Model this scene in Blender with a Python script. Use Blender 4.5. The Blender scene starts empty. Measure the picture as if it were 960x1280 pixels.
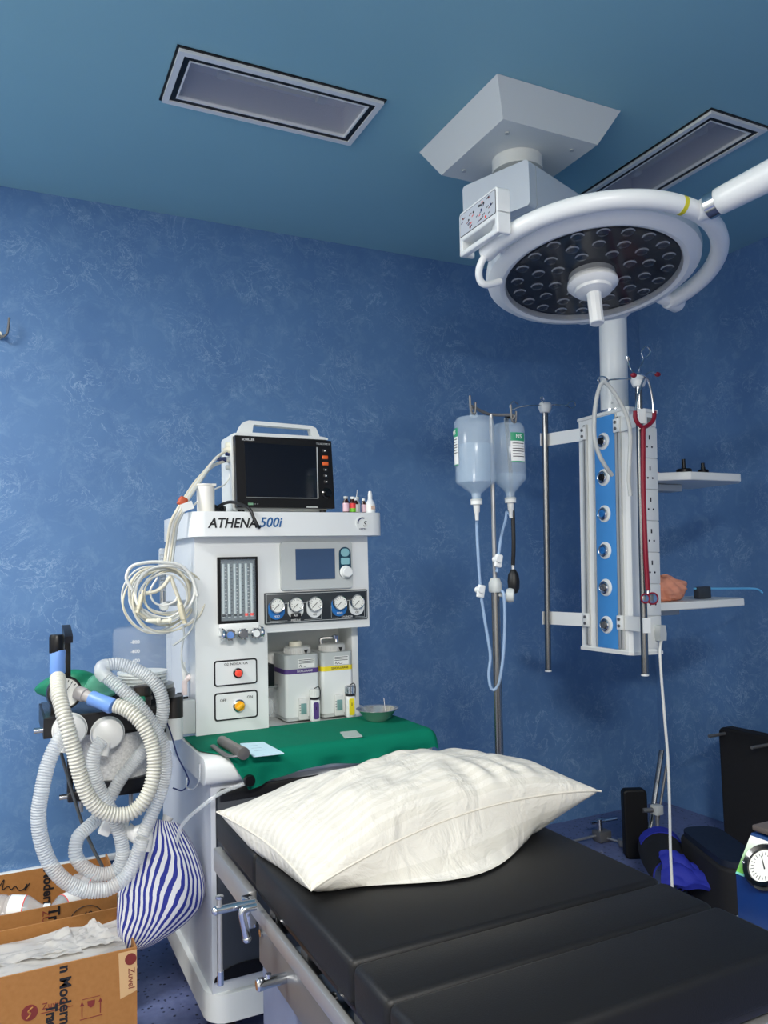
import bpy, bmesh, math, random
from mathutils import Vector as V, Matrix, noise
random.seed(7)
sc = bpy.context.scene
COL = sc.collection
PI = math.pi

# ---------------------------------------------------------------- camera
F = 980.46                                   # focal length in pixels of the 960x1280 frame
YAW, PITCH, ROLL, EYE = 0.4551, 0.0681, -0.0256, 1.2849
_fwd = V((math.sin(YAW)*math.cos(PITCH), math.cos(YAW)*math.cos(PITCH), math.sin(PITCH)))
_r = V((math.cos(YAW), -math.sin(YAW), 0)); _u = _r.cross(_fwd)
RIGHT = _r*math.cos(ROLL) + _u*math.sin(ROLL)
UP = -_r*math.sin(ROLL) + _u*math.cos(ROLL)
FWD = _fwd
EYEP = V((0, 0, EYE))
def ray(px, py):
    return FWD + RIGHT*((px-480)/F) + UP*((640-py)/F)
def at(px, py, ax, v):
    """point of the place where the sight line through a photo pixel meets the plane x/y/z = v"""
    d = ray(px, py); i = 'xyz'.index(ax)
    return EYEP + d*((v-EYEP[i])/d[i])
def dep(px, py, t):
    return EYEP + ray(px, py)*t

cam = bpy.data.cameras.new('camera'); camo = bpy.data.objects.new('camera', cam); COL.objects.link(camo)
mw = Matrix.Identity(4)
for i in range(3):
    mw[i][0] = RIGHT[i]; mw[i][1] = UP[i]; mw[i][2] = -FWD[i]; mw[i][3] = EYEP[i]
camo.matrix_world = mw
cam.sensor_fit = 'VERTICAL'; cam.sensor_height = 36; cam.sensor_width = 27; cam.lens = F/1280*36
cam.clip_start = 0.05
sc.camera = camo

# ---------------------------------------------------------------- materials
def lin(c):
    c = c/255
    return c/12.92 if c <= .04045 else ((c+.055)/1.055)**2.4
def S(r, g, b): return (lin(r), lin(g), lin(b), 1)
def mat(name, rgb, rough=.5, metal=0, alpha=1, spec=.5, bump=0, bscale=60, emit=None, coat=0, var=0):
    m = bpy.data.materials.new(name); m.use_nodes = True
    nt = m.node_tree; p = nt.nodes['Principled BSDF']
    p.inputs['Base Color'].default_value = S(*rgb)
    p.inputs['Roughness'].default_value = rough
    p.inputs['Metallic'].default_value = metal
    p.inputs['Alpha'].default_value = alpha
    p.inputs['Specular IOR Level'].default_value = spec
    p.inputs['Coat Weight'].default_value = coat
    if emit:
        p.inputs['Emission Color'].default_value = S(*emit[0]); p.inputs['Emission Strength'].default_value = emit[1]
    tc = nt.nodes.new('ShaderNodeTexCoord'); nz = nt.nodes.new('ShaderNodeTexNoise')
    nz.inputs['Scale'].default_value = bscale; nz.inputs['Detail'].default_value = 4
    nt.links.new(tc.outputs['Object'], nz.inputs['Vector'])
    if bump:
        b = nt.nodes.new('ShaderNodeBump'); b.inputs['Strength'].default_value = bump; b.inputs['Distance'].default_value = .002
        nt.links.new(nz.outputs['Fac'], b.inputs['Height']); nt.links.new(b.outputs['Normal'], p.inputs['Normal'])
    if var:
        mx = nt.nodes.new('ShaderNodeMixRGB'); mx.inputs[1].default_value = S(*[max(0, c-var) for c in rgb]); mx.inputs[2].default_value = S(*[min(255, c+var) for c in rgb])
        nt.links.new(nz.outputs['Fac'], mx.inputs[0]); nt.links.new(mx.outputs[0], p.inputs['Base Color'])
    else:
        rr = nt.nodes.new('ShaderNodeMapRange'); rr.inputs['To Min'].default_value = max(0, rough-.04); rr.inputs['To Max'].default_value = min(1, rough+.04)
        nt.links.new(nz.outputs['Fac'], rr.inputs['Value']); nt.links.new(rr.outputs['Result'], p.inputs['Roughness'])
    return m

WHITE = mat('white_enamel', (232, 234, 232), .32)
WHITE2 = mat('white_plastic', (226, 228, 224), .42)
IVORY = mat('ivory_plastic', (222, 218, 200), .45)
GREYP = mat('pale_grey_plastic', (190, 194, 192), .45)
MIDGREY = mat('mid_grey_plastic', (120, 124, 124), .5)
BLACK = mat('black_plastic', (15, 15, 17), .35, spec=.35)
BLACKM = mat('black_painted_metal', (34, 33, 33), .35, .3)
BLACKG = mat('black_gloss', (8, 9, 11), .12)
CHARC = mat('charcoal_plastic', (52, 57, 64), .5)
CHROME = mat('chrome', (205, 207, 210), .16, 1)
STEEL = mat('brushed_steel', (168, 168, 168), .38, .7)
DSTEEL = mat('dark_steel', (112, 112, 112), .42, .45)
POLE = mat('pole_steel', (138, 138, 138), .24, .95)
BLUEP = mat('blue_plastic', (110, 150, 215), .4)
NAVY = mat('navy_print', (18, 38, 92), .5)
ATHB = mat('blue_print', (22, 92, 150), .5)
INK = mat('black_print', (20, 20, 24), .55)
REDB = mat('red_brown_print', (120, 42, 36), .6)
GLASS = mat('clear_acrylic', (225, 232, 240), .06, 0, .07)
GLASSD = mat('smoked_glass', (40, 42, 50), .06, 0, .8)
TUBEC = mat('clear_tube', (222, 226, 226), .15, 0, .34)
HOSE = mat('translucent_hose', (216, 219, 219), .3, 0, .5)
HOSEW = mat('milky_hose', (214, 212, 200), .35, 0, .9)
MILKY = mat('milky_plastic', (230, 230, 226), .3, 0, .88)
CREAM = mat('cream_cable', (214, 208, 188), .45)
WCABLE = mat('white_cable', (222, 222, 216), .4)
GCABLE = mat('grey_cable', (92, 94, 96), .5)
ORANGE = mat('orange_plastic', (226, 98, 38), .4)
YELLOW = mat('yellow_plastic', (240, 176, 24), .35)
YLAB = mat('yellow_label', (236, 214, 40), .5)
PURPLE = mat('purple_label', (86, 62, 128), .5)
RED = mat('red_lens', (226, 70, 52), .25, emit=((226, 60, 40), .25))
BLUEG = mat('gauge_blue', (34, 110, 180), .4)
PAPER = mat('white_paper', (236, 236, 232), .7)
GREENL = mat('green_label', (46, 148, 108), .5)
GREENB = mat('green_mask', (28, 120, 88), .4)
GREENC = mat('clear_green_plastic', (120, 200, 170), .2, 0, .55)
CARD = mat('brown_cardboard', (162, 110, 56), .8, bump=.15, bscale=90, var=9)
CARDIN = mat('cardboard_inside', (188, 134, 74), .85, bump=.15, bscale=90, var=9)
TAPE = mat('pale_tape', (206, 168, 120), .5)
BLACKPAD = mat('black_vinyl', (17, 17, 18), .5, bump=.12, bscale=500, spec=.3)
BLACKF = mat('black_fabric', (14, 14, 17), .8)
BLUEF = mat('royal_blue_fabric', (28, 40, 150), .75)
SALMON = mat('salmon_cloth', (222, 150, 122), .85, bump=.3, bscale=200)
MAROON = mat('maroon_rubber', (136, 20, 42), .35)
SCREEN = mat('monitor_glass', (16, 22, 32), .08)
LCD = mat('lcd_off', (66, 88, 120), .18)
TEAL = mat('teal_keypad', (16, 62, 82), .4)
KEYL = mat('pale_teal_key', (140, 190, 196), .4)
PANELG = mat('panel_charcoal', (44, 50, 54), .45)
SKYB = mat('pendant_blue', (72, 146, 214), .35)
ALU = mat('anodised_aluminium', (206, 206, 202), .38, .35)
SOFTBLUE = mat('steel_blue_cover', (96, 112, 140), .35)
GRANULE = mat('soda_lime', (188, 186, 180), .7, bump=.9, bscale=160, var=55)
FLUID = mat('saline', (178, 204, 226), .08, 0, .3)
BOTTLE = mat('bottle_plastic', (204, 220, 232), .16, 0, .3)
RUBBER = mat('black_rubber', (15, 15, 17), .5)
TEALP = mat('mint_card', (196, 226, 236), .65)
DIALW = mat('dial_face', (236, 236, 228), .4)
WRAP = mat('clear_wrapping', (206, 203, 197), .2, 0, .62, bump=1, bscale=16)
PET = mat('clear_bottle_plastic', (220, 226, 228), .08, 0, .35)
BROWNG = mat('amber_glass', (56, 26, 16), .1)
PINKL = mat('pink_label', (226, 190, 200), .5)
REDL = mat('red_label', (226, 60, 60), .5)
LIMEL = mat('lime_label', (110, 190, 40), .5)

def cloth_mat(name, base, dark, scale, rough=.85):
    m = mat(name, base, rough, bump=.35, bscale=scale, var=0); nt = m.node_tree; p = nt.nodes['Principled BSDF']
    p.inputs['Specular IOR Level'].default_value = .15
    return m
GREEN = cloth_mat('green_drape', (3, 114, 88), None, 260)

def stripes_mat():
    m = bpy.data.materials.new('blue_white_ticking'); m.use_nodes = True; nt = m.node_tree; p = nt.nodes['Principled BSDF']
    p.inputs['Roughness'].default_value = .85
    uv = nt.nodes.new('ShaderNodeUVMap'); sep = nt.nodes.new('ShaderNodeSeparateXYZ'); nt.links.new(uv.outputs[0], sep.inputs[0])
    mul = nt.nodes.new('ShaderNodeMath'); mul.operation = 'MULTIPLY'; mul.inputs[1].default_value = 34; nt.links.new(sep.outputs[0], mul.inputs[0])
    fr = nt.nodes.new('ShaderNodeMath'); fr.operation = 'FRACT'; nt.links.new(mul.outputs[0], fr.inputs[0])
    gt = nt.nodes.new('ShaderNodeMath'); gt.operation = 'GREATER_THAN'; gt.inputs[1].default_value = .52; nt.links.new(fr.outputs[0], gt.inputs[0])
    mx = nt.nodes.new('ShaderNodeMixRGB'); mx.inputs[1].default_value = S(222, 222, 224); mx.inputs[2].default_value = S(40, 50, 140)
    nt.links.new(gt.outputs[0], mx.inputs[0]); nt.links.new(mx.outputs[0], p.inputs['Base Color'])
    return m
STRIPE = stripes_mat()

def pillow_mat():
    m = bpy.data.materials.new('white_satin_stripe'); m.use_nodes = True; nt = m.node_tree; p = nt.nodes['Principled BSDF']
    p.inputs['Base Color'].default_value = S(238, 234, 224); p.inputs['Specular IOR Level'].default_value = .155
    uv = nt.nodes.new('ShaderNodeUVMap'); sep = nt.nodes.new('ShaderNodeSeparateXYZ'); nt.links.new(uv.outputs[0], sep.inputs[0])
    mul = nt.nodes.new('ShaderNodeMath'); mul.operation = 'MULTIPLY'; mul.inputs[1].default_value = 20*2*PI; nt.links.new(sep.outputs[1], mul.inputs[0])
    sn = nt.nodes.new('ShaderNodeMath'); sn.operation = 'SINE'; nt.links.new(mul.outputs[0], sn.inputs[0])
    gt = nt.nodes.new('ShaderNodeMath'); gt.operation = 'GREATER_THAN'; gt.inputs[1].default_value = 0; nt.links.new(sn.outputs[0], gt.inputs[0])
    mr = nt.nodes.new('ShaderNodeMapRange'); mr.inputs['To Min'].default_value = .85; mr.inputs['To Max'].default_value = .5
    nt.links.new(gt.outputs[0], mr.inputs['Value']); nt.links.new(mr.outputs['Result'], p.inputs['Roughness'])
    mx = nt.nodes.new('ShaderNodeMixRGB'); mx.inputs[1].default_value = S(190, 187, 178); mx.inputs[2].default_value = S(197, 194, 186)
    nt.links.new(gt.outputs[0], mx.inputs[0]); nt.links.new(mx.outputs[0], p.inputs['Base Color'])
    tc = nt.nodes.new('ShaderNodeTexCoord'); nz = nt.nodes.new('ShaderNodeTexNoise'); nz.inputs['Scale'].default_value = 14; nz.inputs['Detail'].default_value = 6; nz.inputs['Distortion'].default_value = 1.2
    nt.links.new(tc.outputs['Object'], nz.inputs['Vector'])
    b = nt.nodes.new('ShaderNodeBump'); b.inputs['Strength'].default_value = .6; b.inputs['Distance'].default_value = .016
    nt.links.new(nz.outputs['Fac'], b.inputs['Height']); nt.links.new(b.outputs['Normal'], p.inputs['Normal'])
    return m
PILLOW = pillow_mat()

def wall_mat():
    m = bpy.data.materials.new('blue_marbled_vinyl'); m.use_nodes = True; nt = m.node_tree; p = nt.nodes['Principled BSDF']
    p.inputs['Roughness'].default_value = .5; p.inputs['Specular IOR Level'].default_value = .35
    tc = nt.nodes.new('ShaderNodeTexCoord')
    def nz(sc_, det, dist, rough=.6):
        n = nt.nodes.new('ShaderNodeTexNoise'); n.inputs['Scale'].default_value = sc_; n.inputs['Detail'].default_value = det
        n.inputs['Distortion'].default_value = dist; n.inputs['Roughness'].default_value = rough
        nt.links.new(tc.outputs['Object'], n.inputs['Vector']); return n
    def ramp(src, stops):
        r = nt.nodes.new('ShaderNodeValToRGB'); e = r.color_ramp.elements
        while len(e) < len(stops): e.new(.5)
        for k, (pos, c) in enumerate(stops): e[k].position = pos; e[k].color = (c, c, c, 1)
        nt.links.new(src, r.inputs[0]); return r
    def mix(fac, a, b, ):
        x = nt.nodes.new('ShaderNodeMixRGB'); nt.links.new(fac, x.inputs[0])
        for i, v in ((1, a), (2, b)):
            if isinstance(v, tuple): x.inputs[i].default_value = v
            else: nt.links.new(v, x.inputs[i])
        return x.outputs[0]
    def math_(op, a, b):
        x = nt.nodes.new('ShaderNodeMath'); x.operation = op
        for i, v in ((0, a), (1, b)):
            if isinstance(v, (int, float)): x.inputs[i].default_value = v
            else: nt.links.new(v, x.inputs[i])
        return x.outputs[0]
    big = ramp(nz(2.2, 5, .6).outputs['Fac'], [(.3, 0), (.72, 1)])
    base = mix(big.outputs[0], S(82, 119, 166), S(98, 136, 180))
    fine = ramp(nz(14, 8, .8, .74).outputs['Fac'], [(.5, 0), (.74, 1)])
    base = mix(math_('MULTIPLY', fine.outputs[0], .36), base, S(142, 174, 202))
    vein = ramp(nz(7.5, 7, 1.1, .68).outputs['Fac'], [(.488, 0), (.5, 1), (.512, 0)])
    gate = ramp(nz(3.4, 3, .3).outputs['Fac'], [(.46, 0), (.62, 1)])
    base = mix(math_('MULTIPLY', math_('MULTIPLY', vein.outputs[0], gate.outputs[0]), .5), base, S(176, 202, 224))
    vein2 = ramp(nz(16, 6, 1.2, .66).outputs['Fac'], [(.486, 0), (.5, 1), (.514, 0)])
    gate2 = ramp(nz(5.1, 3, .3).outputs['Fac'], [(.52, 0), (.66, 1)])
    base = mix(math_('MULTIPLY', math_('MULTIPLY', vein2.outputs[0], gate2.outputs[0]), .45), base, S(182, 206, 226))
    nt.links.new(base, p.inputs['Base Color'])
    return m
WALL = wall_mat()
CEIL = mat('ceiling_blue_paint', (142, 190, 203), .55, bscale=3, var=3)
def floor_mat():
    m = bpy.data.materials.new('blue_speckled_vinyl'); m.use_nodes = True; nt = m.node_tree; p = nt.nodes['Principled BSDF']
    p.inputs['Roughness'].default_value = .35
    tc = nt.nodes.new('ShaderNodeTexCoord'); vo = nt.nodes.new('ShaderNodeTexVoronoi'); vo.inputs['Scale'].default_value = 48
    nt.links.new(tc.outputs['Object'], vo.inputs['Vector'])
    r = nt.nodes.new('ShaderNodeValToRGB'); r.color_ramp.elements[0].position = .17; r.color_ramp.elements[1].position = .25
    nt.links.new(vo.outputs['Distance'], r.inputs[0])
    nz = nt.nodes.new('ShaderNodeTexNoise'); nz.inputs['Scale'].default_value = 40; nz.inputs['Detail'].default_value = 6; nt.links.new(tc.outputs['Object'], nz.inputs['Vector'])
    m0 = nt.nodes.new('ShaderNodeMixRGB'); m0.inputs[1].default_value = S(80, 90, 130); m0.inputs[2].default_value = S(118, 128, 168); nt.links.new(nz.outputs['Fac'], m0.inputs[0])
    mx = nt.nodes.new('ShaderNodeMixRGB'); mx.inputs[1].default_value = S(34, 40, 66); nt.links.new(m0.outputs[0], mx.inputs[2])
    nt.links.new(r.outputs[0], mx.inputs[0]); nt.links.new(mx.outputs[0], p.inputs['Base Color'])
    return m
FLOOR = floor_mat()

# ---------------------------------------------------------------- mesh helpers
def frame_of(d):
    d = V(d).normalized(); a = V((0, 0, 1)) if abs(d.z) < .9 else V((1, 0, 0))
    u = a.cross(d).normalized(); return u, d.cross(u), d
def spline(pts, n=8, closed=False):
    P = [V(p) for p in pts]; out = []; L = len(P); rng = L if closed else L-1
    for i in range(rng):
        p1, p2 = P[i], P[(i+1) % L]
        p0 = P[i-1] if (i > 0 or closed) else p1*2-p2
        p3 = P[(i+2) % L] if (i+2 < L or closed) else p2*2-p1
        for k in range(n):
            t = k/n
            out.append(.5*((2*p1)+(p2-p0)*t+(2*p0-5*p1+4*p2-p3)*t*t+(3*p1-p0-3*p2+p3)*t**3))
    if not closed: out.append(P[-1])
    return out
def resample(pts, step):
    out = [pts[0].copy()]; acc = 0; 
    for a, b in zip(pts, pts[1:]):
        L = (b-a).length
        if L < 1e-9: continue
        t = step-acc
        while t <= L:
            out.append(a+(b-a)*(t/L)); t += step
        acc = L-(t-step)
    return out
class B:
    def __init__(s): s.bm = bmesh.new(); s.uv = None
    def box(s, x0, x1, y0, y1, z0, z1, bev=0, seg=2, M=None):
        r = bmesh.ops.create_cube(s.bm, size=1); vs = r['verts']
        for v in vs: v.co = V(((x0+x1)/2+v.co.x*(x1-x0), (y0+y1)/2+v.co.y*(y1-y0), (z0+z1)/2+v.co.z*(z1-z0)))
        es = list({e for v in vs for e in v.link_edges})
        if bev:
            q = bmesh.ops.bevel(s.bm, geom=es, offset=bev, segments=seg, affect='EDGES', profile=.5)
            vs = list({v for f in q['faces'] for v in f.verts} | {v for v in vs if v.is_valid})
        if M is not None:
            for v in vs: v.co = M @ v.co
        return s
    def ring(s, c, u, v, r, seg):
        return [s.bm.verts.new(c+u*(r*math.cos(2*PI*k/seg))+v*(r*math.sin(2*PI*k/seg))) for k in range(seg)]
    def skin(s, rings, cap=True, closed=False):
        n = len(rings[0])
        prs = list(zip(rings, rings[1:]))
        if closed: prs.append((rings[-1], rings[0]))
        for a, b in prs:
            for k in range(n): s.bm.faces.new((a[k], a[(k+1) % n], b[(k+1) % n], b[k]))
        if cap and not closed:
            s.bm.faces.new(rings[0][::-1]); s.bm.faces.new(rings[-1])
        return s
    def cyl(s, p0, p1, r0, r1=None, seg=24, cap=True):
        p0, p1 = V(p0), V(p1); u, v, w = frame_of(p1-p0)
        s.skin([s.ring(p0, u, v, r0, seg), s.ring(p1, u, v, r0 if r1 is None else r1, seg)], cap); return s
    def lathe(s, prof, o, axis=(0, 0, 1), seg=32, cap=True, su=1, sv=1, u=None):
        o = V(o); uu, vv, w = frame_of(axis)
        if u is not None: uu = V(u).normalized(); vv = w.cross(uu)
        s.skin([s.ring(o+w*h, uu*su, vv*sv, max(r, 1e-4), seg) for r, h in prof], cap); return s
    def tube(s, pts, r, seg=10, n=8, closed=False, rf=None, smooth=True, flat=None):
        P = spline(pts, n, closed) if smooth else [V(p) for p in pts]
        if rf == 'corr':
            pass
        rings = []; L = len(P); u = None
        for i in range(L):
            a = P[i-1] if (i > 0 or closed) else P[i]; b = P[(i+1) % L] if (i < L-1 or closed) else P[i]
            d = (b-a)
            if d.length < 1e-9: d = V((0, 0, 1))
            d.normalize()
            if u is None: u, v, _ = frame_of(d)
            else:
                u = (u-d*u.dot(d))
                if u.length < 1e-6: u, v, _ = frame_of(d)
                u.normalize(); v = d.cross(u)
            rr = rf(i, L) if callable(rf) else r
            rings.append(s.ring(P[i], u*(flat[0] if flat else 1), v*(flat[1] if flat else 1), rr, seg))
        s.skin(rings, not closed, closed); return s
    def corr(s, pts, r, amp, pitch=.0075, seg=14, n=16):
        P = resample(spline(pts, n), pitch/4)
        w = [0, .8, 1, .8]
        s.tube(P, r, seg, smooth=False, rf=lambda i, L: r-amp+amp*w[i % 4]*(1 if True else 0)); return s
    def prism(s, poly, o, u, v, w):
        """2-D outline in the (u, v) plane at o, extruded along vector w"""
        o, u, v, w = V(o), V(u), V(v), V(w)
        a = [s.bm.verts.new(o+u*x+v*y) for x, y in poly]; b = [s.bm.verts.new(q.co+w) for q in a]
        n = len(a)
        for k in range(n): s.bm.faces.new((a[k], a[(k+1) % n], b[(k+1) % n], b[k]))
        s.bm.faces.new(a[::-1]); s.bm.faces.new(b); return s
    def ball(s, c, rx, ry=None, rz=None, seg=20):
        ry = rx if ry is None else ry; rz = rx if rz is None else rz
        r = bmesh.ops.create_uvsphere(s.bm, u_segments=seg, v_segments=max(6, seg//2), radius=1)
        for v in r['verts']: v.co = V(c)+V((v.co.x*rx, v.co.y*ry, v.co.z*rz))
        return s
    def grid(s, f, nu, nv, thick=0, uv=True):
        vs = [[s.bm.verts.new(f(i/nu, j/nv)) for j in range(nv+1)] for i in range(nu+1)]
        lay = s.bm.loops.layers.uv.verify()
        def face(q, uvs):
            fc = s.bm.faces.new(q)
            for l, c in zip(fc.loops, uvs): l[lay].uv = c
        for i in range(nu):
            for j in range(nv):
                face((vs[i][j], vs[i+1][j], vs[i+1][j+1], vs[i][j+1]), ((i/nu, j/nv), ((i+1)/nu, j/nv), ((i+1)/nu, (j+1)/nv), (i/nu, (j+1)/nv)))
        if thick:
            s.bm.normal_update()
            bmesh.ops.solidify(s.bm, geom=list(s.bm.faces), thickness=thick)
        return s
    def xform(s, M):
        for v in s.bm.verts: v.co = M @ v.co
        return s
def rpoly(x0, x1, y0, y1, r, n=5):
    out = []
    for cx, cy, a in ((x1-r, y1-r, 0), (x0+r, y1-r, 90), (x0+r, y0+r, 180), (x1-r, y0+r, 270)):
        for k in range(n+1):
            t = math.radians(a+90*k/n); out.append((cx+r*math.cos(t), cy+r*math.sin(t)))
    return out
BASE = {}
def tag(o, label=None, cat=None, group=None, kind=None):
    if label: o['label'] = label
    if cat: o['category'] = cat
    if group: o['group'] = group
    if kind: o['kind'] = kind
    return o
def thing(name, loc, label, cat, group=None):
    o = bpy.data.objects.new(name, None); COL.objects.link(o); o.location = loc; o.empty_display_size = .05
    BASE[o] = V(loc); return tag(o, label, cat, group)
def obj(name, b, m, parent=None, base=None, label=None, sharp=35):
    bm = b.bm if isinstance(b, B) else b
    bmesh.ops.recalc_face_normals(bm, faces=bm.faces)
    org = BASE[parent] if parent is not None else V(base if base is not None else (0, 0, 0))
    for v in bm.verts: v.co -= org
    lim = math.radians(sharp)
    for f in bm.faces: f.smooth = True
    for e in bm.edges:
        if len(e.link_faces) == 2 and e.calc_face_angle(0) > lim: e.smooth = False
    me = bpy.data.meshes.new(name); bm.to_mesh(me); bm.free()
    o = bpy.data.objects.new(name, me); COL.objects.link(o)
    for mm in (m if isinstance(m, (list, tuple)) else [m]): me.materials.append(mm)
    if parent is not None: o.parent = parent
    else: o.location = org
    BASE[o] = org
    if label: o['label'] = label
    return o
def text(s, size, o, right, up, m, parent, name='lettering', align='CENTER', ext=.0004, shear=0, sx=1, spacing=1, bold=0):
    c = bpy.data.curves.new(name, 'FONT'); c.body = s; c.size = size; c.extrude = ext; c.shear = shear
    c.align_x = align; c.align_y = 'CENTER'; c.space_character = spacing; c.offset = bold; c.resolution_u = 3
    ob = bpy.data.objects.new(name, c); COL.objects.link(ob); c.materials.append(m)
    r = V(right).normalized(); u = V(up).normalized(); n = r.cross(u); L = V(o)-BASE[parent]
    w = Matrix.Identity(4)
    for i in range(3): w[i][0] = r[i]*sx; w[i][1] = u[i]; w[i][2] = n[i]; w[i][3] = L[i]
    ob.parent = parent; ob.matrix_local = w; BASE[ob] = BASE[parent]
    return ob
X, Y, Z = V((1, 0, 0)), V((0, 1, 0)), V((0, 0, 1))
FR = (X, Z)      # writing that faces -Y reads along +X with Z up

# ---------------------------------------------------------------- the room
H, RX, BY, LX, FY = 2.75, 3.163, 3.196, -1.7, -2.3
def struct(name, b, m, **k):
    o = obj(name, b, m, **k); o['kind'] = 'structure'; return o
struct('floor', B().box(LX-.1, RX+.1, FY-.1, BY+.1, -.1, 0), FLOOR)
struct('wall_back', B().box(LX-.1, RX+.1, BY, BY+.1, 0, H), WALL)
struct('wall_right', B().box(RX, RX+.1, FY-.1, BY, 0, H), WALL)
PALE = mat('pale_wall_paint', (226, 224, 216), .6)
struct('wall_left', B().box(LX-.1, LX, FY-.1, BY, 0, H), PALE)
struct('wall_front', B().box(LX, RX, FY-.1, FY, 0, H), mat('grey_wall_paint', (150, 146, 138), .6))
L1 = (.432, 1.084, 2.118, 2.400); L2 = (2.076, 2.358, 1.732, 2.384)
cb = B()
xs = sorted({LX-.1, RX+.1, L1[0]+.04, L1[1]-.04, L2[0]+.04, L2[1]-.04}); ys = sorted({FY-.1, BY+.1, L1[2]+.04, L1[3]-.04, L2[2]+.04, L2[3]-.04})
for xa, xb in zip(xs, xs[1:]):
    for ya, yb in zip(ys, ys[1:]):
        mx_, my_ = (xa+xb)/2, (ya+yb)/2
        if any(q[0] < mx_ < q[1] and q[2] < my_ < q[3] for q in (L1, L2)): continue
        cb.bm.faces.new([cb.bm.verts.new(p) for p in ((xa, ya, H), (xb, ya, H), (xb, yb, H), (xa, yb, H))])
bmesh.ops.remove_doubles(cb.bm, verts=cb.bm.verts, dist=1e-4)
bmesh.ops.solidify(cb.bm, geom=list(cb.bm.faces), thickness=-.03)
struct('ceiling', cb, CEIL)
struct('trim_1', B().box(LX, .9, BY-.022, BY, .208, .23, .004), WHITE)

def rect_ring(q, i0, i1, z0, z1):
    """rectangular ring between insets i0 < i1 of rectangle q, from z0 up to z1"""
    b = B(); x0, x1, y0, y1 = q
    b.box(x0+i0, x1-i0, y0+i0, y0+i1, z0, z1); b.box(x0+i0, x1-i0, y1-i1, y1-i0, z0, z1)
    b.box(x0+i0, x0+i1, y0+i1, y1-i1, z0, z1); b.box(x1-i1, x1-i0, y0+i1, y1-i1, z0, z1); return b
def ceiling_light(q, label, along):
    cx, cy = (q[0]+q[1])/2, (q[2]+q[3])/2
    t = thing('ceiling_light', (cx, cy, H), label, 'ceiling light', 'recessed theatre lights')
    obj('gasket', rect_ring(q, 0, .008, H-.004, H), BLACK, t, label='thin black outer seal')
    fr = obj('frame', rect_ring(q, .007, .025, H-.014, H), WHITE, t)
    obj('inner_gasket', rect_ring(q, .025, .043, H-.010, H), BLACK, t, label='black inner seal')
    obj('inner_frame', rect_ring(q, .043, .048, H-.012, H+.01), WHITE, t)
    x0, x1, y0, y1 = q[0]+.0465, q[1]-.0465, q[2]+.0465, q[3]-.0465
    hb = B(); k = .004; zt = H+.09
    hb.box(x0-k, x1+k, y0-k, y1+k, zt, zt+k); hb.box(x0-k, x0, y0, y1, H, zt); hb.box(x1, x1+k, y0, y1, H, zt); hb.box(x0-k, x1+k, y0-k, y0, H, zt); hb.box(x0-k, x1+k, y1, y1+k, H, zt)
    obj('housing', hb, mat('housing_white', (232, 232, 236), .5), t)
    obj('diffuser', B().box(x0, x1, y0, y1, H-.004, H-.001), mat('grey_diffuser', (170, 172, 184), .12, 0, .27), t, label='dark grey glass diffuser')
    d = X if along == 'x' else Y; s = Y if along == 'x' else X; c = V((cx, cy, H+.055))
    tb = obj('tube_lamp', B().cyl(c-d*.15, c+d*.15, .016), mat('unlit_tube', (246, 240, 220), .4), t)
    for e in (-1, 1): obj('lamp_holder', B().box(c.x+d.x*e*.16-.016, c.x+d.x*e*.16+.016, c.y+d.y*e*.16-.016, c.y+d.y*e*.16+.016, H+.03, H+.09, .004), WHITE2, t)
ceiling_light(L1, 'unlit recessed ceiling light with its tube showing, in front of the anesthesia machine wall', 'x')
ceiling_light(L2, 'unlit recessed ceiling light with plain grey glass, half hidden behind the surgical lamp', 'y')

# hook on the back wall
hk = thing('wall_hook', at(2, 421, 'y', BY-.01), 'small bent metal hook with white plug on the left part of the back wall', 'hook')
p = at(0, 420, 'y', BY); 
obj('plug', B().cyl(p+V((-.004, 0, 0)), p+V((-.004, -.03, 0)), .014, .01), IVORY, hk)
obj('hook', B().tube([p+V((-.004, -.02, 0)), p+V((.006, -.035, -.012)), p+V((.022, -.042, -.002)), p+V((.028, -.045, .028)), p+V((.03, -.045, .06))], .0045), DSTEEL, hk)

# ---------------------------------------------------------------- anesthesia machine
AM = thing('anesthesia_machine', (.83, 2.45, 0), 'tall white anesthesia machine with gauges and flowmeters against the blue back wall', 'anesthesia machine')
YF = 2.39                                                   # front face of the upper body
def fprism(poly, y0, y1, bev=0):
    b = B(); b.prism(poly, (0, y0, 0), X, Z, (0, y1-y0, 0)); return b
obj('top_shelf', B().prism(rpoly(.505, 1.145, 2.335, 2.80, .045), (0, 0, 1.385), X, Y, (0, 0, .075)), WHITE, AM)
bd = B()
bd.prism([(.527, .785), (.752, .785), (.752, 1.084), (1.105, 1.084), (1.105, 1.385), (.527, 1.385)], (0, YF, 0), X, Z, (0, .2, 0))
bd.box(.527, 1.10, YF+.2, 2.85, .785, 1.385)
bd.box(1.076, 1.10, 2.475, 2.6, .785, 1.084, .003)
obj('upper_body', bd, WHITE, AM)
obj('side_rail_post', B().box(.535, .56, 2.86, 2.89, .3, 1.38), ALU, AM)
ch = B(); ch.box(.527, .536, 2.36, 2.3901, .79, 1.38); 
wt = B().prism(rpoly(2.10, 2.84, .715, .785, .028), (.487, 0, 0), Y, Z, (.683, 0, 0))
obj('worktop', wt, WHITE, AM)
lb = B().box(.51, 1.15, 2.145, 2.84, .165, .715)
obj('lower_cabinet', lb, mat('cabinet_side_grey', (206, 210, 216), .45), AM)
obj('front_panel', B().box(.522, 1.14, 2.128, 2.146, .205, .692, .012), CHARC, AM, label='dark grey cabinet front')
obj('drawer_slot', B().box(.53, 1.13, 2.122, 2.13, .665, .70, .004), BLACKM, AM, label='black strip under the worktop')
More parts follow.
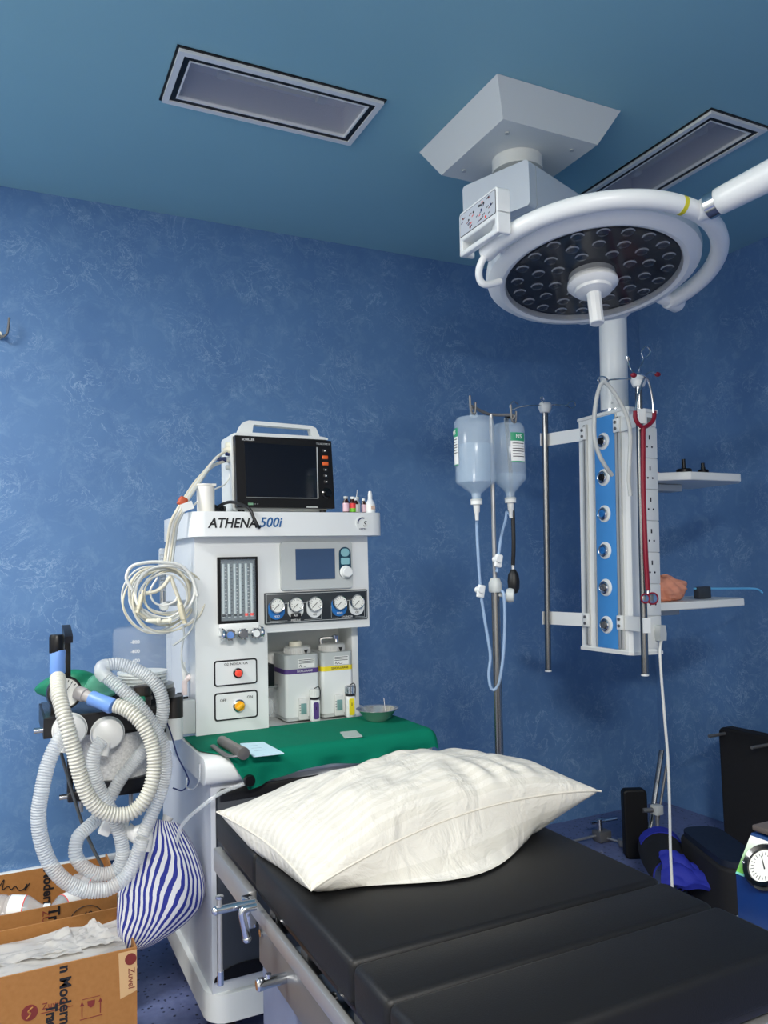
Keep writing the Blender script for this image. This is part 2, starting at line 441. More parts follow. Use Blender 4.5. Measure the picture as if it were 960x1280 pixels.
dn = B(); dn.prism([(.6+.09*math.cos(a)*1.0, .205+.035*math.sin(a)) for a in [PI*k/12 for k in range(13)]], (0, 2.1245, 0), X, Z, (0, .005, 0))
obj('foot_recess', dn, BLACK, AM)
obj('plinth', B().prism(rpoly(.495, 1.17, 2.125, 2.88, .06), (0, 0, .095), X, Y, (0, 0, .072)), WHITE2, AM)
for cx in (.56, 1.1):
    for cy in (2.2, 2.8):
        c = obj('caster', B().cyl((cx-.014, cy, .045), (cx+.014, cy, .045), .045), BLACK, AM)
        obj('caster_fork', B().box(cx-.022, cx+.022, cy-.02, cy+.02, .05, .1, .005), DSTEEL, c)
# name lettering and badge on the shelf front
YS = 2.335
text('ATHENA', .042, (.631, YS-.0006, 1.424), X, Z, INK, AM, shear=.25, sx=.90, bold=.0009, name='name_lettering')
text('500i', .042, (.749, YS-.0006, 1.426), X, Z, ATHB, AM, shear=.25, sx=.98, bold=.0008, name='name_lettering')
bg = obj('badge', B().cyl((1.063, YS, 1.425), (1.063, YS-.002, 1.425), .024, seg=36), WHITE2, AM, label='round emblem badge with a letter S')
text('S', .026, (1.07, YS-.0026, 1.422), X, Z, INK, bg, shear=.2)
text('OMMO', .008, (1.063, YS-.0026, 1.406), X, Z, NAVY, bg)
da = B()
for k in range(8):
    a = math.radians(75+k*15); da.cyl((1.063+.017*math.cos(a), YS-.002, 1.425+.017*math.sin(a)), (1.063+.017*math.cos(a), YS-.0028, 1.425+.017*math.sin(a)), .0025, seg=8)
obj('dot_arc', da, NAVY, bg)
# flowmeter bank
fm = obj('flowmeter_panel', rect_ring((.595, .720, 1.12, 1.323), 0, .009, 0, 1).xform(Matrix(((1, 0, 0, 0), (0, 0, .012, YF-.012), (0, 1, 0, 0), (0, 0, 0, 1)))), BLACK, AM, label='black framed flowmeter window')
obj('back_plate', B().box(.603, .712, YF-.002, YF-.0005, 1.128, 1.316), mat('flow_back', (120, 128, 130), .5), fm)
for k in range(6):
    x = .6125+k*.0178
    tb = obj('flow_tube', B().cyl((x, YF-.008, 1.138), (x, YF-.008, 1.302), .0045, seg=12), mat('flow_tube_glass', (212, 222, 220), .15, 0, .75) if k == 0 else bpy.data.materials['flow_tube_glass'], fm)
    sc_ = B()
    for j in range(14): sc_.box(x+.0052, x+.0098 if j % 2 else x+.0115, YF-.004, YF-.0025, 1.146+j*.011, 1.1475+j*.011)
    obj('scale_marks', sc_, INK if k % 2 else PAPER, fm)
    obj('float', B().cyl((x, YF-.008, 1.141), (x, YF-.008, 1.149), .0052, seg=10), INK if k < 4 else RED, fm)
obj('cover_glass', B().box(.603, .712, YF-.014, YF-.0125, 1.128, 1.316), mat('flow_cover', (220, 235, 245), .05, 0, .08), fm)
obj('valve_block', B().box(.597, .722, YF-.014, YF, 1.083, 1.12, .003), WHITE, AM)
for x, mm, lab in ((.622, BLUEP, 'chrome flow knob with blue centre'), (.662, CHROME, None), (.703, WHITE, 'chrome flow knob with white centre')):
    kb = B(); kb.lathe([(.0, 0), (.008, 0), (.008, .012), (.015, .014), (.016, .032), (.013, .036), (0, .036)], (x, YF-.012, 1.088), (0, -1, 0), 20)
    for j in range(10):
        a = 2*PI*j/10; kb.cyl((x+.0155*math.cos(a), YF-.027, 1.088+.0155*math.sin(a)), (x+.0155*math.cos(a), YF-.046, 1.088+.0155*math.sin(a)), .0028, seg=6)
    k_ = obj('flow_knob', kb, CHROME, AM, label=lab)
    obj('knob_cap', B().cyl((x, YF-.048, 1.088), (x, YF-.0495, 1.088), .0105, seg=20), mm, k_)
for x in (.602, .722): obj('guard', B().tube([(x, YF-.01, 1.105), (x, YF-.045, 1.1), (x, YF-.05, 1.085), (x, YF-.03, 1.075)], .006, 8), CHROME, AM)
# ventilator screen
sp = obj('screen_panel', B().prism(rpoly(.796, 1.043, 1.215, 1.367, .010), (0, YF, 0), X, Z, (0, -.012, 0)), GREYP, AM, label='grey ventilator control panel')
obj('screen', B().box(.845, .980, YF-.0135, YF-.011, 1.246, 1.345), LCD, sp)
obj('keypad', B().prism(rpoly(.995, 1.037, 1.246, 1.349, .0205), (0, YF-.012, 0), X, Z, (0, -.002, 0)), TEAL, sp)
obj('key', B().prism(rpoly(1.001, 1.031, 1.318, 1.344, .012), (0, YF-.014, 0), X, Z, (0, -.0015, 0)), KEYL, sp)
obj('key', B().prism(rpoly(1.001, 1.031, 1.292, 1.314, .004), (0, YF-.014, 0), X, Z, (0, -.0015, 0)), KEYL, sp)
obj('control_knob', B().lathe([(.021, 0), (.021, .004), (.0175, .006), (.017, .02), (.015, .022), (0, .022)], (1.017, YF-.014, 1.267), (0, -1, 0), 32), WHITE, sp)
# pressure gauge strip
gp = obj('gauge_panel', B().box(.742, 1.096, YF-.010, YF, 1.110, 1.208, .003), PANELG, AM, label='dark gauge strip')
obj('border_line', rect_ring((.746, 1.092, 1.114, 1.204), 0, .0015, 0, 1).xform(Matrix(((1, 0, 0, 0), (0, 0, .0008, YF-.0106), (0, 1, 0, 0), (0, 0, 0, 1)))), GREYP, gp)
for x, mm, s in ((.779, BLUEG, 'N2O'), (.842, WHITE2, 'AIR'), (.906, WHITE, 'O2'), (.992, BLUEG, 'N2O'), (1.054, WHITE, 'O2')):
    g = obj('gauge', B().prism([(x+.0265*math.cos(a), 1.150+.026*math.sin(a)+(.012 if math.sin(a) > 0 else 0)) for a in [2*PI*k/40 for k in range(40)]], (0, YF-.010, 0), X, Z, (0, -.004, 0)), mm, AM, label='pressure gauge on a %s backing' % ('blue' if mm is BLUEG else 'white'))
    obj('rim', B().lathe([(.0, 0), (.0245, 0), (.0245, .010), (.0225, .013), (.0205, .011), (0, .011)], (x, YF-.014, 1.168), (0, -1, 0), 32), CHROME, g)
    obj('dial', B().cyl((x, YF-.0252, 1.168), (x, YF-.0258, 1.168), .0203, seg=32), DIALW, g)
    dm = B()
    for j in range(11):
        a = math.radians(225-j*27); r0 = .0145 if j % 5 else .013
        c, s_ = math.cos(a), math.sin(a)
        dm.prism([(-.0005, r0), (.0005, r0), (.0005, .0185), (-.0005, .0185)], (x, YF-.0258, 1.168), V((s_, 0, -c)), V((c, 0, s_)), (0, -.0004, 0))
    obj('dial_marks', dm, INK, g)
    a = math.radians(222); c, s_ = math.cos(a), math.sin(a)
    obj('needle', B().prism([(-.001, -.006), (.001, -.006), (.0006, .015), (-.0006, .015)], (x, YF-.0264, 1.168), V((s_, 0, -c)), V((c, 0, s_)), (0, -.0005, 0)), INK, g)
    if s == 'AIR': obj('name_plate', B().box(x-.017, x+.017, YF-.0152, YF-.0138, 1.126, 1.141, .003), INK, g)
    text(s, .0095, (x, YF-.0158, 1.134), X, Z, PAPER if s != 'O2' else INK, g, ext=.0002)
text('PIPELINE', .0085, (.843, YF-.0112, 1.119), X, Z, PAPER, gp, ext=.0002)
text('CYLINDER', .0085, (1.02, YF-.0112, 1.121), X, Z, PAPER, gp, ext=.0002)
gl = B()
for xa, xb in ((.772, .80), (.868, .93), (.964, .995), (1.046, 1.08)): pass
for xa, xb in ((.758, .815), (.872, .93), (.965, .99), (1.05, 1.083)): gl.box(xa, xb, YF-.0108, YF-.010, 1.1185, 1.1195)
for x in (.758, .93, .965, 1.083): gl.box(x-.0005, x+.0005, YF-.0108, YF-.010, 1.1185, 1.16)
for xa, xb in ((.80, .82), (.865, .885), (1.012, 1.035)): gl.box(xa, xb, YF-.0108, YF-.010, 1.173, 1.1745)
obj('flow_lines', gl, GREYP, gp)
# oxygen indicator and switch plates
def plate(z0, z1):
    q = (.582, .717, z0, z1); m4 = Matrix(((1, 0, 0, 0), (0, 0, .0022, YF-.0022), (0, 1, 0, 0), (0, 0, 0, 1)))
    b = B(); b.prism(rpoly(.582, .717, z0, z1, .009), (0, YF, 0), X, Z, (0, -.002, 0))
    p_ = obj('name_plate_border', b, INK, AM, label='black bordered plate')
    obj('name_plate', B().prism(rpoly(.5865, .7125, z0+.0045, z1-.0045, .006), (0, YF-.002, 0), X, Z, (0, -.001, 0)), WHITE, p_)
    return p_
p1_ = plate(.931, 1.009); p2_ = plate(.828, .912)
text('O2 INDICATOR', .0105, (.65, YF-.0036, .996), X, Z, INK, p1_, ext=.0003)
obj('lamp_bezel', B().lathe([(.015, 0), (.015, .006), (.011, .008), (0, .008)], (.655, YF-.003, .968), (0, -1, 0), 28), BLACKG, p1_)
obj('indicator_lamp', B().lathe([(.0108, 0), (.0108, .010), (.008, .014), (0, .015)], (.655, YF-.008, .968), (0, -1, 0), 24), RED, p1_, label='red indicator lamp')
text('OFF', .0115, (.609, YF-.0036, .889), X, Z, INK, p2_, ext=.0003)
text('ON', .0115, (.692, YF-.0036, .892), X, Z, INK, p2_, ext=.0003)
obj('switch_bezel', B().lathe([(.019, 0), (.019, .006), (.016, .009), (0, .009)], (.657, YF-.003, .869), (0, -1, 0), 28), CHROME, p2_)
kn = B().lathe([(.0145, 0), (.0145, .006), (0, .006)], (.657, YF-.012, .869), (0, -1, 0), 24)
kn.box(-.013, .013, -.012, 0, -.0052, .0052, .002, 2, Matrix.Translation((.657, YF-.017, .869)) @ Matrix.Rotation(math.radians(-35), 4, 'Y'))
obj('switch_knob', kn, YELLOW, p2_, label='yellow rotary switch')
# black tie knob on the left side, clear jar and black block left in the recess
obj('side_knob', B().lathe([(.006, 0), (.006, .014), (.011, .016), (.02, .02), (.02, .032), (.012, .036), (0, .036)], (.527, 2.5, .888), (-1, 0, 0), 16), BLACK, AM)
obj('mounting_block', B().box(.757, .80, 2.47, 2.57, .905, .975, .004), BLACK, AM)
jar = thing('suction_jar', (.79, 2.5, .785), 'small clear jar standing in the machine recess left of the vaporizers', 'jar')
obj('jar_body', B().lathe([(.026, 0), (.028, .004), (.028, .085), (.022, .098), (.022, .105), (.019, .105), (.02, .096), (.025, .083), (.025, .008), (0, .006)], (.79, 2.5, .7955), seg=28), GLASS, jar)
obj('inner_bulb', B().ball((.79, 2.5, .835), .017, .017, .03, 14), TUBEC, jar)
obj('lid', B().cyl((.79, 2.5, .8995), (.79, 2.5, .905), .029), MIDGREY, jar)
# text on worktop lip
text('O2 Flush', .010, (.80, 2.0985, .745), X, Z, RED, AM, ext=.0002)

# vaporizers
def vaporizer(x0, x1, band, label, word, cap, zb):
    t = thing('vaporizer', ((x0+x1)/2, 2.5, zb), label, 'vaporizer', 'vaporizers on the machine')
    y0, y1 = 2.432, 2.56; cx = (x0+x1)/2
    obj('tank', B().prism(rpoly(x0, x1, y0, y1, .012), (0, 0, zb+.012), X, Y, (0, 0, .138)), WHITE, t)
    obj('foot', B().prism(rpoly(x0+.004, x1-.004, y0+.004, y1, .012), (0, 0, zb), X, Y, (0, 0, .0125)), GREYP, t)
    bn = obj('colour_band', B().prism(rpoly(x0-.0007, x1+.0007, y0-.0007, y1+.0007, .0125), (0, 0, zb+.15), X, Y, (0, 0, .015)), band, t, label='coloured drug band')
    text(word, .0098, (cx+.008, y0-.0012, zb+.1575), X, Z, INK if band is YLAB else PAPER, bn, ext=.0003, sx=.95)
    hd = B().prism(rpoly(x0, x1, y0, y1, .014), (0, 0, zb+.165), X, Y, (0, 0, .045))
    h_ = obj('head', hd, GREYP, t, label='pale grey upper housing')
    lb_ = obj('plate', B().box(x0+.043, x1-.016, y0-.0012, y0, zb+.168, zb+.196), PAPER, h_)
    for j in range(3): obj('print_line', B().box(x0+.046, x1-.019, y0-.0016, y0-.001, zb+.182+j*.005, zb+.1838+j*.005), INK, h_)
    obj('signature_print', B().tube([(x0+.047, y0-.0015, zb+.171), (x0+.052, y0-.0015, zb+.178), (x0+.054, y0-.0015, zb+.171), (x0+.060, y0-.0015, zb+.174), (x0+.066, y0-.0015, zb+.171), (x0+.073, y0-.0015, zb+.173)], .0008, 5), INK, h_)
    dl = B().lathe([(.043, 0), (.043, .02), (.038, .024), (0, .024)], (cx+.004, 2.49, zb+.21), seg=40)
    for j in range(40):
        a = 2*PI*j/40; dl.cyl((cx+.004+.043*math.cos(a), 2.49+.043*math.sin(a), zb+.212), (cx+.004+.043*math.cos(a), 2.49+.043*math.sin(a), zb+.228), .0017, seg=5)
    d_ = obj('dial', dl, mat('dial_silver', (206, 206, 202), .35, .2) if 'dial_silver' not in bpy.data.materials else bpy.data.materials['dial_silver'], t)
    obj('index_mark', B().prism([(-.007, .012), (.007, .012), (0, -.004)], (cx+.018, 2.4455, zb+.212), X, Z, (0, -.002, 0)), INK, d_)
    if cap:
        obj('release_button', B().lathe([(.021, 0), (.021, .012), (.018, .015), (0, .015)], (cx-.002, 2.49, zb+.234), seg=28), IVORY, t)
    else:
        obj('lock_lever', B().tube([(cx-.03, 2.5, zb+.234), (cx-.028, 2.5, zb+.25), (cx+.006, 2.49, zb+.252), (cx+.02, 2.49, zb+.25), (cx+.022, 2.488, zb+.236)], .006, 8), CHROME, t)
        obj('lock_knob', B().lathe([(.010, 0), (.012, .012), (0, .016)], (cx+.016, 2.485, zb+.248), seg=16), CHROME, t)
    sg = obj('sight_glass', B().box(x0+.04, x0+.071, y0-.014, y0+.001, zb+.004, zb+.072, .004), MILKY, t)
    obj('glass', B().box(x0+.046, x0+.065, y0-.0155, y0-.013, zb+.022, zb+.056, .001), mat('sight_teal', (120, 158, 156), .1) if 'sight_teal' not in bpy.data.materials else bpy.data.materials['sight_teal'], sg)
    lv = B()
    for j in range(4): lv.box(x0+.041, x0+.045, y0-.0148, y0-.0138, zb+.024+j*.009, zb+.0255+j*.009)
    obj('level_marks', lv, INK, sg)
    fl = obj('filler', B().box(x0+.078, x0+.108, y0-.026, y0+.001, zb-.004, zb+.066, .005), WHITE, t)
    obj('filler_label', B().prism(rpoly(x0+.084, x0+.103, zb+.004, zb+.058, .006), (0, y0-.026, 0), X, Z, (0, -.001, 0)), band, fl)
    text('i', .02, (x0+.0935, y0-.0275, zb+.04), X, Z, INK, fl, ext=.0002)
    cp = B().lathe([(.015, 0), (.015, .024), (.012, .027), (0, .027)], (x0+.093, y0-.013, zb+.072), seg=20)
    for j in range(16):
        a = 2*PI*j/16; cp.cyl((x0+.093+.015*math.cos(a), y0-.013+.015*math.sin(a), zb+.074), (x0+.093+.015*math.cos(a), y0-.013+.015*math.sin(a), zb+.096), .0014, seg=5)
    obj('filler_cap', cp, WHITE2 if cap else CHROME, t)
    obj('filler_ring', B().cyl((x0+.093, y0-.013, zb+.066), (x0+.093, y0-.013, zb+.073), .0155), INK, t)
    obj('cap_cord', B().tube([(x0+.093, y0-.013, zb+.1), (x0+.105, y0-.02, zb+.105), (x0+.112, y0-.016, zb+.085), (x0+.111, y0-.005, zb+.03), (x0+.106, y0-.003, zb+.008)], .0016, 6), INK, t)
    obj('mount_arm', B().box(cx-.02, cx+.02, y1-.002, 2.592, zb+.08, zb+.19, .004), BLACKM, t)
    return t
vaporizer(.823, .939, PURPLE, 'white vaporizer with a purple band and cream top button, left of the yellow banded one', 'ISOFLURANE', True, .793)
vaporizer(.948, 1.060, YLAB, 'white vaporizer with a yellow band and chrome top lever, right of the purple banded one', 'SEVOFLURANE', False, .793)

# patient monitor on the shelf
PM = thing('patient_monitor', (.835, 2.5, 1.46), 'black fronted patient monitor with carry handle standing on the machine top', 'monitor')
y0 = 2.43; dx = .004
bz = B().prism([(.672, 1.482), (1.006, 1.480), (.998, 1.708), (.668, 1.7115)], (0, y0, 0), X, Z, (0, .03, 0))
fb = obj('front_bezel', bz, BLACK, PM)
body = B().prism(rpoly(.664, .992, 1.472, 1.724, .012), (0, y0+.03, 0), X, Z, (0, .13, 0))
obj('rear_housing', body, WHITE2, PM)
obj('top_cover', B().prism([(.672, 1.712), (.988, 1.712), (.988, 1.718), (.965, 1.722), (.692, 1.724), (.672, 1.72)], (0, y0+.004, 0), X, Z, (0, .06, 0)), WHITE2, PM)
hd = B(); P_ = [(.684, 1.722), (.692, 1.744), (.704, 1.760), (.72, 1.766), (.935, 1.760), (.952, 1.753), (.966, 1.722), (.938, 1.722), (.932, 1.748), (.735, 1.753), (.730, 1.722)]
hd.prism(P_, (0, y0+.02, 0), X, Z, (0, .03, 0))
obj('handle', hd, WHITE2, PM)
obj('screen', B().prism([(.702, 1.517), (.945, 1.513), (.941, 1.686), (.697, 1.690)], (0, y0, 0), X, Z, (0, -.0015, 0)), SCREEN, PM)
obj('screen_trim', B().box(.944, .947, y0-.003, y0, 1.513, 1.684), GREYP, PM)
obj('screen_trim', B().box(.702, .945, y0-.003, y0, 1.5115, 1.514), MIDGREY, PM)
text('SCHILLER', .010, (.71, y0-.001, 1.699), X, Z, PAPER, PM, ext=.0004, name='maker_lettering')
text('TRUSCOPE II', .0085, (.967, y0-.001, 1.696), X, Z, GREYP, PM, ext=.0004, name='model_lettering')
for z, c, lab in ((1.673, None, None), (1.651, ORANGE, 'orange key'), (1.630, ORANGE, 'orange key'), (1.609, None, None), (1.589, None, None), (1.569, None, None)):
    x = .973+(1.67-z)*.03
    if c: obj('key', B().box(x-.0105, x+.0105, y0-.005, y0, z-.006, z+.006, .002), c, PM, label=lab)
    else:
        k_ = obj('key', B().box(x-.0085, x+.0085, y0-.004, y0, z-.006, z+.006, .002), BLACKM, PM)
        obj('key_mark', B().prism([(-.0028, -.0025), (.0028, -.001), (.0028, .001), (-.0028, .0028)], (x, y0-.004, z), X, Z, (0, -.0006, 0)), PAPER, k_)
obj('rotary_knob', B().lathe([(.018, 0), (.018, .004), (.013, .006), (.012, .018), (0, .018)], (.977, y0, 1.53), (0, -1, 0), 28), BLACKG, PM)
obj('status_label', B().box(.707, .724, y0-.001, y0, 1.4885, 1.4955), mat('mint_lcd', (120, 160, 130), .3), PM)
for x in (.731, .739): obj('status_light', B().cyl((x, y0, 1.492), (x, y0-.001, 1.492), .002, seg=10), MIDGREY, PM)
obj('printer_slot', B().box(.905, .945, y0-.0015, y0, 1.4815, 1.4855), GREYP, PM)
for x in (.69, .97):
    for y in (y0+.02, y0+.13): obj('foot', B().cyl((x, y, 1.46), (x, y, 1.474), .011), BLACK, PM)
for z, c, r in ((1.685, IVORY, .013), (1.661, NAVY, .009), (1.64, GREYP, .010), (1.615, GREYP, .008)):
    obj('side_socket', B().cyl((.666, y0+.06, z), (.652, y0+.06, z), r, r*.9), c, PM)

# little things on the shelf
cup = thing('measuring_cup', (.565, 2.40, 1.46), 'white plastic cup standing left of the patient monitor', 'cup')
obj('cup_wall', B().lathe([(.0, 0), (.0265, 0), (.0275, .082), (.0300, .085), (.0300, .088), (.0255, .088), (.0245, .004), (0, .004)], (.565, 2.40, 1.46), seg=32), mat('cup_white', (238, 234, 224), .45), cup)
obj('spout', B().prism([(-.01, 0), (.01, 0), (0, -.008)], (.585, 2.375, 1.54), X*.7+Y*.7, Y*.7-X*.7, (0, 0, .008)), bpy.data.materials['cup_white'], cup)
blk = B().tube([(.60+.036*math.cos(a)*(1+.12*math.sin(3*a)), 2.45+.03*math.sin(a), 1.466+.004*(k % 3)+.012*k/40) for k, a in enumerate([2*PI*j/14 for j in range(40)])], .0055, 8, 4)
cc = obj('power_cable', blk, mat('black_cable', (24, 24, 26), .4), base=(.61, 2.45, 1.46))
tag(cc, 'coiled black cable lying between the white cup and the monitor', 'cable')
c2 = obj('signal_cable', B().tube([(.60, 2.42, 1.476), (.622, 2.39, 1.49), (.645, 2.375, 1.492), (.672, 2.345, 1.478), (.684, 2.326, 1.464), (.693, 2.322, 1.44), (.704, 2.32, 1.418), (.712, 2.323, 1.41)], .005, 8), bpy.data.materials['black_cable'], base=(.67, 2.36, 1.46))
tag(c2, 'dark cable end hanging down over the shelf front across the machine name', 'cable')
def vial(x, y, r, h, glassm, capm, labm, label, extra=None):
    t = thing('vial', (x, y, 1.46), label, 'vial', 'medicine vials on the machine top')
    obj('bottle', B().lathe([(0, 0), (r, 0), (r, h*.68), (r*.6, h*.8), (r*.6, h*.88), (0, h*.88)], (x, y, 1.46), seg=22), glassm, t)
    obj('cap', B().cyl((x, y, 1.46+h*.86), (x, y, 1.46+h), r*.72, seg=18), capm, t)
    lb_ = obj('label_wrap', B().lathe([(r*1.02, h*.1), (r*1.02, h*.6)], (x, y, 1.46), seg=22, cap=False), labm, t)
    if extra: obj('label_stripe', B().lathe([(r*1.04, h*.08), (r*1.04, h*.3)], (x, y, 1.46), seg=22, cap=False), extra, lb_)
    return t
vial(1.023, 2.375, .0105, .056, BROWNG, GREYP, PINKL, 'amber vial with a pale pink label, next to the monitor corner')
vial(1.0465, 2.375, .0108, .055, BROWNG, WHITE, REDL, 'amber vial with a red and green label, second from the monitor', LIMEL)
vial(1.066, 2.395, .0105, .052, BROWNG, WHITE, PAPER, 'amber vial with a white label between the red labelled vial and the clear vial')
v4 = vial(1.08, 2.415, .0115, .058, mat('vial_clear', (214, 222, 226), .08, 0, .5), GREYP, PAPER, 'clear vial with a thin needle standing up from its cap')
obj('needle', B().cyl((1.08, 2.415, 1.518), (1.083, 2.415, 1.543), .0012, .0006, 6), PAPER, v4)
vial(1.0905, 2.383, .0075, .05, BROWNG, WHITE, PINKL, 'narrow dark vial beside the white dropper bottle')
t = thing('dropper_bottle', (1.113, 2.378, 1.46), 'white plastic dropper bottle, tallest bottle on the machine top', 'bottle')
obj('bottle', B().lathe([(0, 0), (.0158, 0), (.0165, .02), (.015, .035), (.008, .047), (.0065, .05), (0, .05)], (1.113, 2.378, 1.46), seg=24), mat('dropper_white', (236, 240, 242), .3, 0, .92), t)
obj('cap', B().lathe([(.0075, 0), (.0075, .014), (.005, .026), (.0025, .027), (0, .027)], (1.113, 2.378, 1.509), seg=18), WHITE, t)
obj('label_wrap', B().lathe([(.0168, .008), (.0168, .03)], (1.113, 2.378, 1.46), seg=24, cap=False), PAPER, t)
obj('print_block', B().box(1.108, 1.122, 2.3602, 2.3608, 1.473, 1.484), mat('pale_print', (200, 170, 150), .6), t)

# green cloth over the worktop and what lies on it
def drape(u, v):
    # u along x (0 left..1 right), v from back to front then down the front lip
    L = .30+.085
    s = v*(L+.0)
    y_edge = 2.10
    yb = 2.405
    flat = yb-y_edge
    xl = .492+.0*v; xr = 1.192
    x = xl+(xr-xl)*u
    hem = .075-.03*u+.012*math.sin(u*9+1)
    rip = .007*math.sin(u*19+1)+.004*math.sin(u*43+2)
    tot = flat+hem; s = v*tot
    z0 = .788
    if s < flat-.02:
        y = yb-s; z = z0+.0012*(1+noise.noise(V((x*9, y*9, 0))))+.0022*max(0, noise.noise(V((x*22+y*8, y*5, 3))))*min(1, s/.05)
    else:
        q = min((s-(flat-.02))/.045, 1); a = q*PI/2
        y = y_edge+.02-.03*math.sin(a); z = z0+.001-.03*(1-math.cos(a))
        rest = s-(flat-.02)-.045
        if rest > 0: z -= rest; y -= .002+rip*min(1, rest/.03)
    # left side: cut back diagonally towards the hem
    x += max(0, (s-.2))*(1-u)**6*.55
    if x > 1.172:
        k = x-1.172; x = 1.172+.006+k*.25; z -= k*1.9
    return V((x, y, z))
cl = obj('green_cloth', B().grid(drape, 90, 60, .0018), GREEN, base=(.83, 2.25, .787), sharp=80)
tag(cl, 'green surgical cloth spread over the machine worktop', 'cloth')
la = thing('laryngoscope', (.60, 2.19, .79), 'grey laryngoscope handle with dark folded blade lying on the green cloth', 'laryngoscope')
a0, a1 = at(277, 926, 'z', .806), at(303, 941, 'z', .806); d_ = (a1-a0).normalized()
obj('handle', B().lathe([(0, 0), (.0135, 0), (.0145, .006), (.0145, (a1-a0).length-.012), (.016, (a1-a0).length-.01), (.016, (a1-a0).length+.012), (0, (a1-a0).length+.014)], a0, d_, 20), mat('grey_metal_grip', (128, 124, 120), .4, .6), la)
sd = V((d_.y, -d_.x, 0))*-1
if sd.x > 0: sd = -sd
bl = B().tube([a1+V((0, 0, -.006))+sd*.004, a1+sd*.022-d_*.02+V((0, 0, -.01)), a1+sd*.03-d_*.07+V((0, 0, -.01)), a0+sd*.026-V((0, 0, .010))], .008, 8, flat=(1, .45))
obj('blade', bl, DSTEEL, la)
pk = [at(*q, 'z', .7935) for q in ((300, 930), (329, 928), (355, 942), (317, 946))]
b = B(); b.prism([(q.x, q.y) for q in pk], (0, 0, .7925), X, Y, (0, 0, .003))
pp = obj('paper_packet', b, TEALP, base=pk[0]); tag(pp, 'pale blue paper packet lying beside the laryngoscope on the green cloth', 'packet')
for j in range(3):
    q0 = pk[0].lerp(pk[3], .25+.2*j); q1 = pk[1].lerp(pk[2], .25+.2*j); dd = (q1-q0); n_ = (pk[3]-pk[0]).normalized()
    o_ = obj('print_line', B().prism([(.015, 0), (dd.length-.03, 0), (dd.length-.03, .003), (.015, .003)], q0+V((0, 0, .002)), dd.normalized(), n_, (0, 0, .0004)), mat('faint_blue_print', (150, 176, 190), .6) if 'faint_blue_print' not in bpy.data.materials else bpy.data.materials['faint_blue_print'], pp)
sq = [at(*q, 'z', .7925) for q in ((425, 916), (445, 914), (453, 921), (431, 923))]
b = B(); b.prism([(q.x, q.y) for q in sq], (0, 0, .7922), X, Y, (0, 0, .003))
tag(obj('swab_packet', b, mat('grey_foil', (168, 182, 176), .45), base=sq[0]), 'small square grey packet lying on the green cloth near the bowl', 'packet')
# steel bowl
bw = thing('kidney_dish', (1.125, 2.34, .79), 'shiny steel dish standing at the right back corner of the green cloth', 'bowl')
c = V((at(472, 903, 'y', 2.30).x, 2.30, .7925))
obj('dish', B().lathe([(0, 0), (.03, 0), (.045, .012), (.062, .034), (.070, .037), (.070, .0385), (.061, .0365), (.043, .015), (.028, .003), (0, .0025)], c, seg=40, su=.98, sv=.98), mat('bowl_steel', (216, 214, 208), .22, .8), bw)
nd = obj('spinal_needle', B().cyl(c+V((.03, 0, .0075)), c+V((.03, .012, .066)), .0011, .0011, 8), CHROME, base=c+V((.03, 0, .005)))
tag(nd, 'thin needle standing up in the steel dish', 'needle')
# grey tubing running in front of the worktop
gt = thing('stethoscope_tube', (.6, 2.08, .72), 'clear tube with black round end hanging across the machine worktop front', 'tube')
p = [at(312, 977, 'y', 2.07), at(296, 983, 'y', 2.07), at(283, 988, 'y', 2.07), at(268, 996, 'y', 2.07), at(250, 1010, 'y', 2.08), at(236, 1022, 'y', 2.10), at(226, 1035, 'y', 2.12), at(221, 1052, 'y', 2.13)]
obj('tubing', B().tube(p, .0055, 10), TUBEC, gt)
q = at(312, 976, 'y', 2.062)
obj('end_disc', B().lathe([(0, 0), (.015, 0), (.016, .006), (.014, .014), (0, .015)], q+V((0, .008, 0)), (0, -1, 0), 24), BLACK, gt)

# ---------------------------------------------------------------- breathing system on its swing arm
BS = thing('breathing_system', (.30, 2.33, .9), 'black breathing system with clear bellows dome on a swing arm left of the anesthesia machine', 'breathing system')
pc = V((.463, 2.40, 0))
obj('pivot_post', B().cyl(pc+Z*.79, pc+Z*.853, .027), WHITE2, BS)
obj('pivot_collar', B().cyl(pc+Z*.853, pc+Z*.915, .0285), mat('collar_dark', (58, 54, 52), .35, .4), BS)
obj('post_bracket', B().box(pc.x+.02, .5265, 2.39, 2.42, .80, .90, .004), GREYP, BS)
ar = B(); ar.prism([(.100, 2.20), (.395, 2.20), (.445, 2.37), (.445, 2.41), (.40, 2.47), (.100, 2.47)], (0, 0, .868), X, Y, (0, 0, .05))
obj('arm_block', ar, BLACKM, BS)
ex = obj('arm_plate', B().prism([(.105, 2.205), (.392, 2.205), (.44, 2.375), (.40, 2.465), (.105, 2.465)], (0, 0, .918), X, Y, (0, 0, .003)), mat('deck_grey', (72, 74, 76), .25, .7), BS, label='dull metal deck plate')
obj('end_screw', B().cyl((.1, 2.22, .888), (.078, 2.22, .888), .007), CHROME, BS)
dc = V((.372, 2.385, 0))
obj('bellows_base', B().lathe([(.092, 0), (.092, .02), (.085, .028), (.0, .028)], dc+Z*.921, seg=48), BLACKM, BS)
obj('bellows_ring', B().lathe([(.088, 0), (.088, .01), (.0, .01)], dc+Z*.949, seg=48), mat('ring_grey', (150, 152, 150), .3, .5), BS)
be = [(0, 0)]
for k in range(3): be += [(.062, .001+k*.010), (.072, .005+k*.010), (.062, .009+k*.010)]
be += [(.070, .032), (.07, .038), (0, .040)]
obj('bellows', B().lathe(be, dc+Z*.959, seg=48), WHITE2, BS)
dome = [(.083, 0), (.083, .15), (.080, .163), (.072, .168), (0, .168)]
